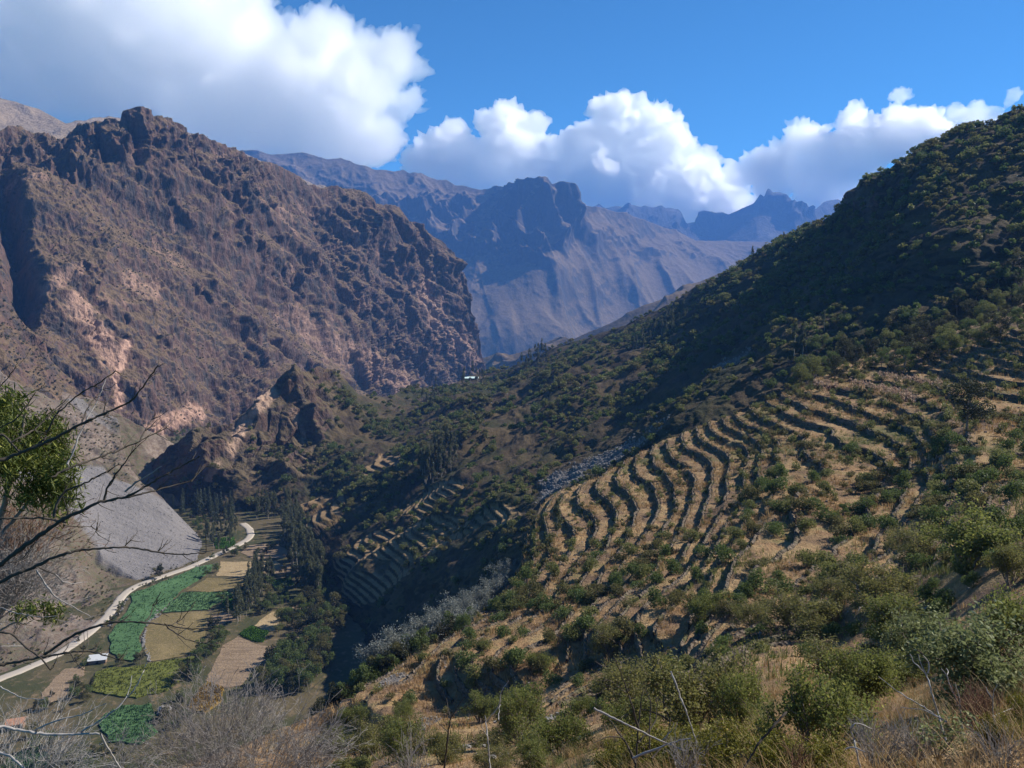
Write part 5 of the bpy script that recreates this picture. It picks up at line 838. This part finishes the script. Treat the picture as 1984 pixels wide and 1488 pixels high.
# leafy tree at the left edge
def leaf_mass(blobs, n, size, Y, seed, droop, elong):
    r_ = np.random.default_rng(seed); lob = []; k = Y / F
    for (u, v, rx, rz) in blobs: c = at(u, v, Y + r_.uniform(-.5, .5)); lob.append((*c, rx * k, rz * k))
    C, kk = lobes_pts(lob, n, r_, 0.25); cl = C[r_.integers(n, size=n // 9)]; C = np.repeat(cl, 9, 0)[:n] + r_.normal(size=(len(np.repeat(cl, 9, 0)[:n]), 3)) * size * 0.55; V, Fq = leaf_quads(C, size, r_, elong, droop); return V, Fq, np.clip(0.5 + r_.normal(size=len(C)) * 0.28, 0, 1)
ML['willow'] = mat_leaf('long_leaf', (0.04, 0.06, 0.012), (0.125, 0.145, 0.028), (0.36, 0.36, 0.08), 0.35)
e = tag(empty('leafy_tree', at(-60, 1500, 9.0)), 'tree with drooping narrow yellow-green leaves at the left edge', 'tree')
V, Fq, sh = leaf_mass([(20,830,50,52),(95,845,42,48),(60,890,60,50),(120,915,30,40),(0,900,40,60),(135,960,16,26),(85,950,50,30),(15,790,30,28),(-60,860,60,80),(110,985,20,28),(-50,800,60,50)], 11000, 0.11, 9.0, 5, 1.1, 6.5); o = mesh_from('crown', V, Fq, ML['willow'], False); set_shade(o, 4, sh); o.parent = e; o.matrix_parent_inverse = Matrix.Translation(-e.location)
V, Fq, sh = leaf_mass([(45,1180,18,15),(70,1176,22,14),(95,1182,22,18),(110,1195,14,16),(35,1192,14,12)], 620, 0.06, 7.5, 6, 1.0, 4.0); o = mesh_from('leaves', V, Fq, ML['willow'], False); set_shade(o, 4, sh); o.parent = e; o.matrix_parent_inverse = Matrix.Translation(-e.location)
tb = Tubes(); branch(tb, [(-60,1500),(-45,1250),(-10,1050),(20,930),(40,850),(50,800)], 9.0, 26, 5, 7, 6); branch(tb, [(-10,1050),(50,980),(90,920),(120,890)], 9.0, 9, 3, 8); branch(tb, [(20,930),(-30,880),(-50,820)], 9.0, 8, 3, 9); branch(tb, [(-45,1250),(20,1210),(70,1185),(100,1180)], 8.2, 5, 2, 10); child(tb, 'trunk', M_bark, e)
twig_shrub('dry_bush', 'rusty brown dry bush hanging under the leafy tree at the left edge', 10, 1130, 9.6, 90, 170, 48, 6, simple('rusty_twig_bark', (0.12, 0.06, 0.04), (0.27, 0.16, 0.11), 10), 2.0, 3, (0.25, 0))
# saplings and dead stems along the bottom
def stems(name, label, cat, lines, Y, m, seed):
    e = tag(empty(name, at(lines[0][0][0][0], lines[0][0][0][1], Y)), label, cat)
    for i, (px, w0, w1) in enumerate(lines): tb = Tubes(); branch(tb, px, Y, w0, w1, seed + i, 5, 0.8); child(tb, 'stem', m, e)
    return e
stems('sapling', 'black leafless sapling at the bottom, left of the pale one', 'sapling', [([(858,1530),(863,1469),(868,1425),(873,1393),(876,1376)],5,3), ([(873,1393),(886,1370),(900,1349)],3,1.5), ([(873,1395),(868,1372),(866,1353)],2.5,1.2), ([(870,1420),(850,1400),(843,1392)],2,1), ([(880,1380),(905,1370),(922,1352)],2,1)], 14, M_dark_bark, 500)
stems('sapling', 'pale leafless sapling at the bottom, right of the black one', 'sapling', [([(951,1540),(949,1472),(944,1419),(939,1386)],4,2.2), ([(943,1399),(959,1379),(969,1366),(969,1339),(986,1319)],3,1.5), ([(966,1395),(969,1366)],2,1), ([(944,1425),(932,1405),(930,1390)],2,1)], 14, M_white_bark, 520)
stems('dead_bush', 'tangle of black and bleached dead stems at the bottom centre', 'bush', [([(1232,1520),(1232,1466),(1236,1416),(1240,1370),(1246,1333)],6,2), ([(1239,1416),(1219,1349),(1192,1276)],5,1.5), ([(1232,1480),(1222,1456),(1206,1429),(1179,1393)],6,2), ([(1259,1450),(1259,1399),(1262,1359),(1249,1333)],4,1.5), ([(1262,1470),(1290,1440),(1300,1390)],4,1.5), ([(1236,1440),(1270,1400),(1275,1350)],4,1.5), ([(1206,1429),(1180,1425),(1150,1440)],3,1.3)], 12, M_dark_bark, 540)
stems('dead_branch', 'thick bleached dead branch leaning through the tangle of stems', 'branch', [([(1150,1372),(1172,1383),(1239,1416),(1282,1436),(1330,1455)],5,3), ([(1226,1469),(1270,1452),(1309,1436),(1340,1430)],6,3), ([(1300,1300),(1330,1380),(1350,1440)],4,2), ([(1282,1436),(1300,1420),(1306,1400)],2.5,1.2)], 11.5, M_white_bark, 560)
stems('dead_shrub', 'black broken stick standing in the thorn bushes', 'dead shrub', [([(1440,1490),(1470,1440),(1500,1406),(1524,1380)],4,5), ([(1545,1500),(1558,1470),(1560,1455)],4,3)], 8.5, M_dark_bark, 580)
stems('dead_shrub', 'bleached bent stem with a hooked top at the bottom right', 'dead shrub', [([(1672,1520),(1663,1469),(1658,1445),(1648,1416),(1648,1406),(1661,1399),(1671,1404),(1690,1412)],4.5,2.5), ([(1638,1452),(1645,1446),(1656,1447),(1676,1457)],3.5,2)], 8, M_white_bark, 590)
stems('dead_shrub', 'tall forked bleached stem before the shady hollow', 'dead shrub', [([(1835,1440),(1819,1389),(1812,1365),(1802,1328),(1796,1308),(1780,1291),(1768,1282),(1763,1267)],4.5,2), ([(1796,1308),(1783,1289),(1780,1267)],3,1.4), ([(1797,1304),(1805,1291),(1788,1268)],3,1.4), ([(1835,1400),(1788,1369),(1744,1343),(1702,1311)],3.5,1.3), ([(1826,1394),(1790,1375),(1745,1370)],2.5,1)], 9.5, M_white_bark, 600)
stems('dead_shrub', 'curled bleached stem right of the tall forked one', 'dead shrub', [([(1868,1440),(1861,1377),(1849,1347),(1839,1328),(1835,1308),(1824,1296)],4,2), ([(1835,1308),(1838,1300),(1834,1294)],2,1), ([(1862,1380),(1861,1369),(1857,1343),(1850,1323)],3,1.6)], 9.5, M_white_bark, 620)
stems('dead_shrub', 'thin bleached twig at the right, nearest the corner', 'dead shrub', [([(1930,1450),(1924,1387),(1922,1347),(1933,1326)],3,1.4), ([(1922,1352),(1912,1340),(1910,1330)],2,1), ([(1924,1390),(1950,1375),(1962,1372)],2,1)], 9, M_white_bark, 630)
M_rust = bpy.data.materials['rusty_twig_bark']
for (u, vb, Y, w_, h_, n, s_, m, lab) in ((1885,1420,9.5,40,110,40,11,M_rust,'brown dry bush with upright stems near the right corner'), (1700,1485,9,70,100,40,12,M_grey_bark,'grey twiggy undergrowth below the black shade'), (1770,1470,9,60,90,34,13,M_grey_bark,'grey dead twigs left of the tall forked stem'), (1320,1500,9.5,60,90,26,14,M_grey_bark,'grey dead twigs among the thorn bushes'), (790,1540,16,60,130,26,15,M_grey_bark,'thin dead stems left of the black sapling'), (1540,1500,8.5,30,90,14,16,M_rust,'pale brown dry stems above the broken stick'), (1940,1490,7.5,60,90,30,17,M_grey_bark,'dead twigs at the very corner on the right')): twig_shrub('dry_shrub', lab, u, vb, Y, w_, h_, n, s_, m, 2.0, 2)
# grass tufts
def blades(n, H, w_, seed, lean, m):
    r_ = np.random.default_rng(seed); V = []
    for i in range(n):
        a = r_.uniform(0, PI2); b = np.array([math.cos(a), math.sin(a), 0]); p = b * 0.16 * math.sqrt(r_.random()); s_ = np.array([-b[1], b[0], 0]) * w_ * 0.5; hh = H * r_.uniform(0.5, 1.1); ln = lean * r_.uniform(0.1, 1.1); pts = [p + b * ln * hh * t ** 2 + np.array([0, 0, hh * (t - 0.18 * ln * t * t)]) for t in (0, .4, .75, 1)]
        for j in range(3): f0, f1 = (1, .85, .5, .08)[j], (1, .85, .5, .08)[j + 1]; V += [pts[j] - s_ * f0, pts[j] + s_ * f0, pts[j + 1] + s_ * f1, pts[j + 1] - s_ * f1]
    V = np.array(V); me = mesh_from('grass_tuft', V, np.arange(len(V)).reshape(-1, 4), m, False, link=False); set_shade(me, 12, r_.random(n)); return me
GT = [blades(170, 0.5, 0.006, 1, 0.7, ML['straw']), blades(150, 0.42, 0.006, 2, 0.6, ML['grassgreen']), blades(150, 0.6, 0.006, 3, 0.9, ML['straw'])]
for i, (u, v, k, s_, lab) in enumerate(((1775,1488,0,0.75,'tuft of straw-yellow grass sticking up at the bottom edge'), (1700,1490,1,0.8,'dense bright green grass tuft left of the straw-yellow one'), (1742,1496,1,0.6,'small green grass tuft squeezed between the two larger tufts'))): place(GT[k], 'grass_tuft', Hn.near(u, v), i, s_, lab, 'grass')
r_ = np.random.default_rng(12); GP = []
vis2 = (Hn.pu > 560) & (Hn.pu < 2500) & (Hn.pv < 1700) & (np.linalg.norm(Hn.P[..., :2], axis=-1) < 36); wg = np.where(vis2, cell_area(Hn.P) ** 0.75, 0).ravel(); ids = r_.choice(wg.size, 3600, p=wg / wg.sum()); sel = fbm(Pn[ids] / 6, 2, seed=51) + r_.normal(size=len(ids)) * 0.25
tfn = blades(26, 0.42, 0.007, 9, 0.9, ML['straw']); merged('grass', tfn, Pn[ids[sel < 0.12]], r_.uniform(0.5, 1.3, (sel < 0.12).sum()), ML['straw'], 71); merged('grass', tfn, Pn[ids[sel >= 0.12]], r_.uniform(0.5, 1.2, (sel >= 0.12).sum()), ML['grassgreen'], 72)
# broad-leaved plant at the bottom right
r_ = np.random.default_rng(21); e = tag(empty('leafy_plant', Hn.near(1815, 1470)), 'broad-leaved plant with shiny pale leaves at the foot of the tall forked stem', 'plant'); k = 8.5 / F; lob = [(*at(u, v, 8.5), 26 * k, 22 * k) for u, v in ((1800,1410),(1835,1400),(1860,1415),(1825,1435),(1785,1430),(1870,1395),(1850,1440))]; C, kk = lobes_pts(lob, 300, r_, 0.2); V, Fq = leaf_quads(C, 0.06, r_, 2.4, 0.5); o = mesh_from('foliage', V, Fq, ML['fgrey'], False); set_shade(o, 4, r_.random(300)); o.parent = e; o.matrix_parent_inverse = Matrix.Translation(-e.location)
tb = Tubes()
for l_ in lob: tb.add([np.array(e.location), (np.array(e.location) + np.array(l_[:3])) / 2, l_[:3]], 0.008, 0.004, 4)
child(tb, 'stem', M_bark, e)
# ------------------------------------------------------------------ clouds (bodies of droplets, far behind the mountains)
def mat_cloud(name, dens):
    m = bpy.data.materials.new(name); m.use_nodes = True; t = m.node_tree; t.nodes.clear(); o = t.nodes.new('ShaderNodeOutputMaterial')
    v = t.nodes.new('ShaderNodeVolumeScatter'); v.inputs['Color'].default_value = (1, 1, 1, 1); v.inputs['Density'].default_value = dens; v.inputs['Anisotropy'].default_value = 0.8
    t.links.new(v.outputs[0], o.inputs['Volume']); return m
def cloud(name, label, puffs, Y, vox, dens, amp, seed=0):
    """puffs: (u, v, radius in picture points) at distance Y, swollen into one lumpy body"""
    import bmesh
    bm = bmesh.new(); k = Y / F
    r_ = np.random.default_rng(seed)
    for (u, v, r) in puffs:
        c = at(u, v, Y + r_.uniform(-0.5, 0.5) * r * k); R_ = r * k
        bmesh.ops.create_icosphere(bm, subdivisions=3, radius=R_, matrix=Matrix.Translation(Vector(c)))
        for _ in range(9):
            a = r_.normal(size=3); a /= np.linalg.norm(a); a[2] = a[2] * 0.8 + 0.15; rr = R_ * r_.uniform(0.28, 0.5)
            bmesh.ops.create_icosphere(bm, subdivisions=2, radius=rr, matrix=Matrix.Translation(Vector(c + a * R_ * 0.88)))
    me = bpy.data.meshes.new(name); bm.to_mesh(me); bm.free(); o = bpy.data.objects.new(name, me); COL.objects.link(o)
    md = o.modifiers.new('r', 'REMESH'); md.mode = 'VOXEL'; md.voxel_size = vox
    dg = bpy.context.evaluated_depsgraph_get(); me2 = bpy.data.meshes.new_from_object(o.evaluated_get(dg)); o.modifiers.clear(); o.data = me2
    n = len(me2.vertices); co = np.empty(n * 3, np.float32); me2.vertices.foreach_get('co', co); co = co.reshape(-1, 3)
    no = np.empty(n * 3, np.float32); me2.vertices.foreach_get('normal', no); no = no.reshape(-1, 3)
    L = 110 * k
    for s_, a in ((1.0, 1.0), (0.5, 0.75), (0.24, 0.5), (0.11, 0.36), (0.05, 0.22)):
        b = 2.6 * np.abs(perlin(co / (L * s_) + seed * 3.3)) - 0.45; co = co + no * (b * a * amp * k * (0.3 + 0.7 * sstep(-0.6, 0.1, no[:, 2])))[:, None]
    me2.vertices.foreach_set('co', co.ravel()); me2.update()
    md = o.modifiers.new('r', 'REMESH'); md.mode = 'VOXEL'; md.voxel_size = vox * 0.8; bpy.context.view_layer.update()
    dg = bpy.context.evaluated_depsgraph_get(); me2 = bpy.data.meshes.new_from_object(o.evaluated_get(dg)); o.modifiers.clear(); o.data = me2; me2.materials.clear(); me2.materials.append(mat_cloud(name + '_vapour', dens)); me2.update()
    tag(o, label, 'cloud', 'white clouds behind the mountains'); return o
CL_Y = 13500.0
dn = lambda L_, d: [(u, v + d, r) for u, v, r in L_]
big = [(30,190,55),(110,205,45),(190,215,40),(60,60,130),(200,70,140),(340,130,140),(470,180,120),(600,200,110),(690,150,75),(740,130,50),(640,260,90),(690,275,42),(520,110,60),(430,50,70),(-60,80,140),(120,-60,120),(300,-30,110),(560,90,40),(640,100,48),(330,230,80),(470,260,60),(600,285,50),(170,150,60),(40,-100,120),(780,200,26),(800,185,16),(760,240,22),(-150,0,140)]
mid = [(985,238,36),(1010,262,36),(1195,222,28),(1262,232,34),(1225,212,16),(960,262,30),(838,318,34),(870,290,46),(930,310,46),(985,280,46),(1040,310,46),(1100,310,50),(1060,345,50),(960,345,40),(1180,270,44),(1210,240,34),(1260,270,46),(1300,310,46),(1240,330,60),(1170,345,60),(1340,330,44),(1370,350,46),(1330,380,36),(1400,370,36),(1425,385,28),(1290,380,36),(860,330,40),(1370,300,26),(900,350,45),(845,352,34),(960,370,40)]
rgt = [(1470,310,34),(1520,290,36),(1560,260,30),(1600,270,40),(1650,250,40),(1700,245,36),(1740,240,34),(1780,215,22),(1790,240,26),(1560,320,44),(1620,310,44),(1600,350,40),(1640,370,34),(1570,385,26),(1690,290,30),(1740,275,24),(1490,350,30),(1610,390,22),(1440,330,14)]
small = [(1742,184,13),(1728,188,8),(1754,180,9),(1748,192,8),(1736,176,6),(1760,188,5)]
far_r = [(1830,250,16),(1860,235,22),(1890,225,18),(1920,235,18),(1950,240,20),(1845,260,12)]
tiny = [(1956,196,10),(1966,188,9),(1950,204,7),(1972,184,5),(1946,210,4)]
cloud('cumulus_cloud', 'huge bank of white cloud over the brown rocky mountain on the left', big, CL_Y, 28, 0.0062, 32, 1)
cloud('cumulus_cloud', 'long heaped white cloud behind the dark crag of the blue mountain', dn(mid, 22), CL_Y * 1.05, 24, 0.016, 24, 2)
cloud('cumulus_cloud', 'slanting white cloud behind the jagged blue peak', dn(rgt, 16), CL_Y, 24, 0.0125, 24, 3)
cloud('cumulus_cloud', 'small puff of cloud just above the upper end of the slanting cloud', small, CL_Y, 9, 0.006, 9, 4)
cloud('cumulus_cloud', 'low thin cloud touching the dark ridge at the right', far_r, CL_Y, 16, 0.005, 11, 5)
cloud('cumulus_cloud', 'tiny puff of cloud alone above the dark ridge at the far right', tiny, CL_Y, 9, 0.005, 9, 6)

# ------------------------------------------------------------------ haze
def haze():
    lo = np.array([-6500, -400, ZMIN[0] - 1.0]); hi = np.array([7500, 10400, 1010.0])
    V = np.array([[x, y, z] for x in (lo[0], hi[0]) for y in (lo[1], hi[1]) for z in (lo[2], hi[2])]); fa = np.array([[0, 1, 3, 2], [4, 6, 7, 5], [0, 4, 5, 1], [2, 3, 7, 6], [0, 2, 6, 4], [1, 5, 7, 3]])
    m = bpy.data.materials.new('haze'); m.use_nodes = True; t = m.node_tree; t.nodes.clear(); o = t.nodes.new('ShaderNodeOutputMaterial'); v = t.nodes.new('ShaderNodeVolumePrincipled')
    v.inputs['Color'].default_value = (0.17, 0.42, 1.0, 1); v.inputs['Density'].default_value = 0.8e-4; v.inputs['Anisotropy'].default_value = 0.0
    t.links.new(v.outputs[0], o.inputs['Volume']); h = mesh_from('haze', V, fa, m, False); tag(h, kind='stuff')
haze()
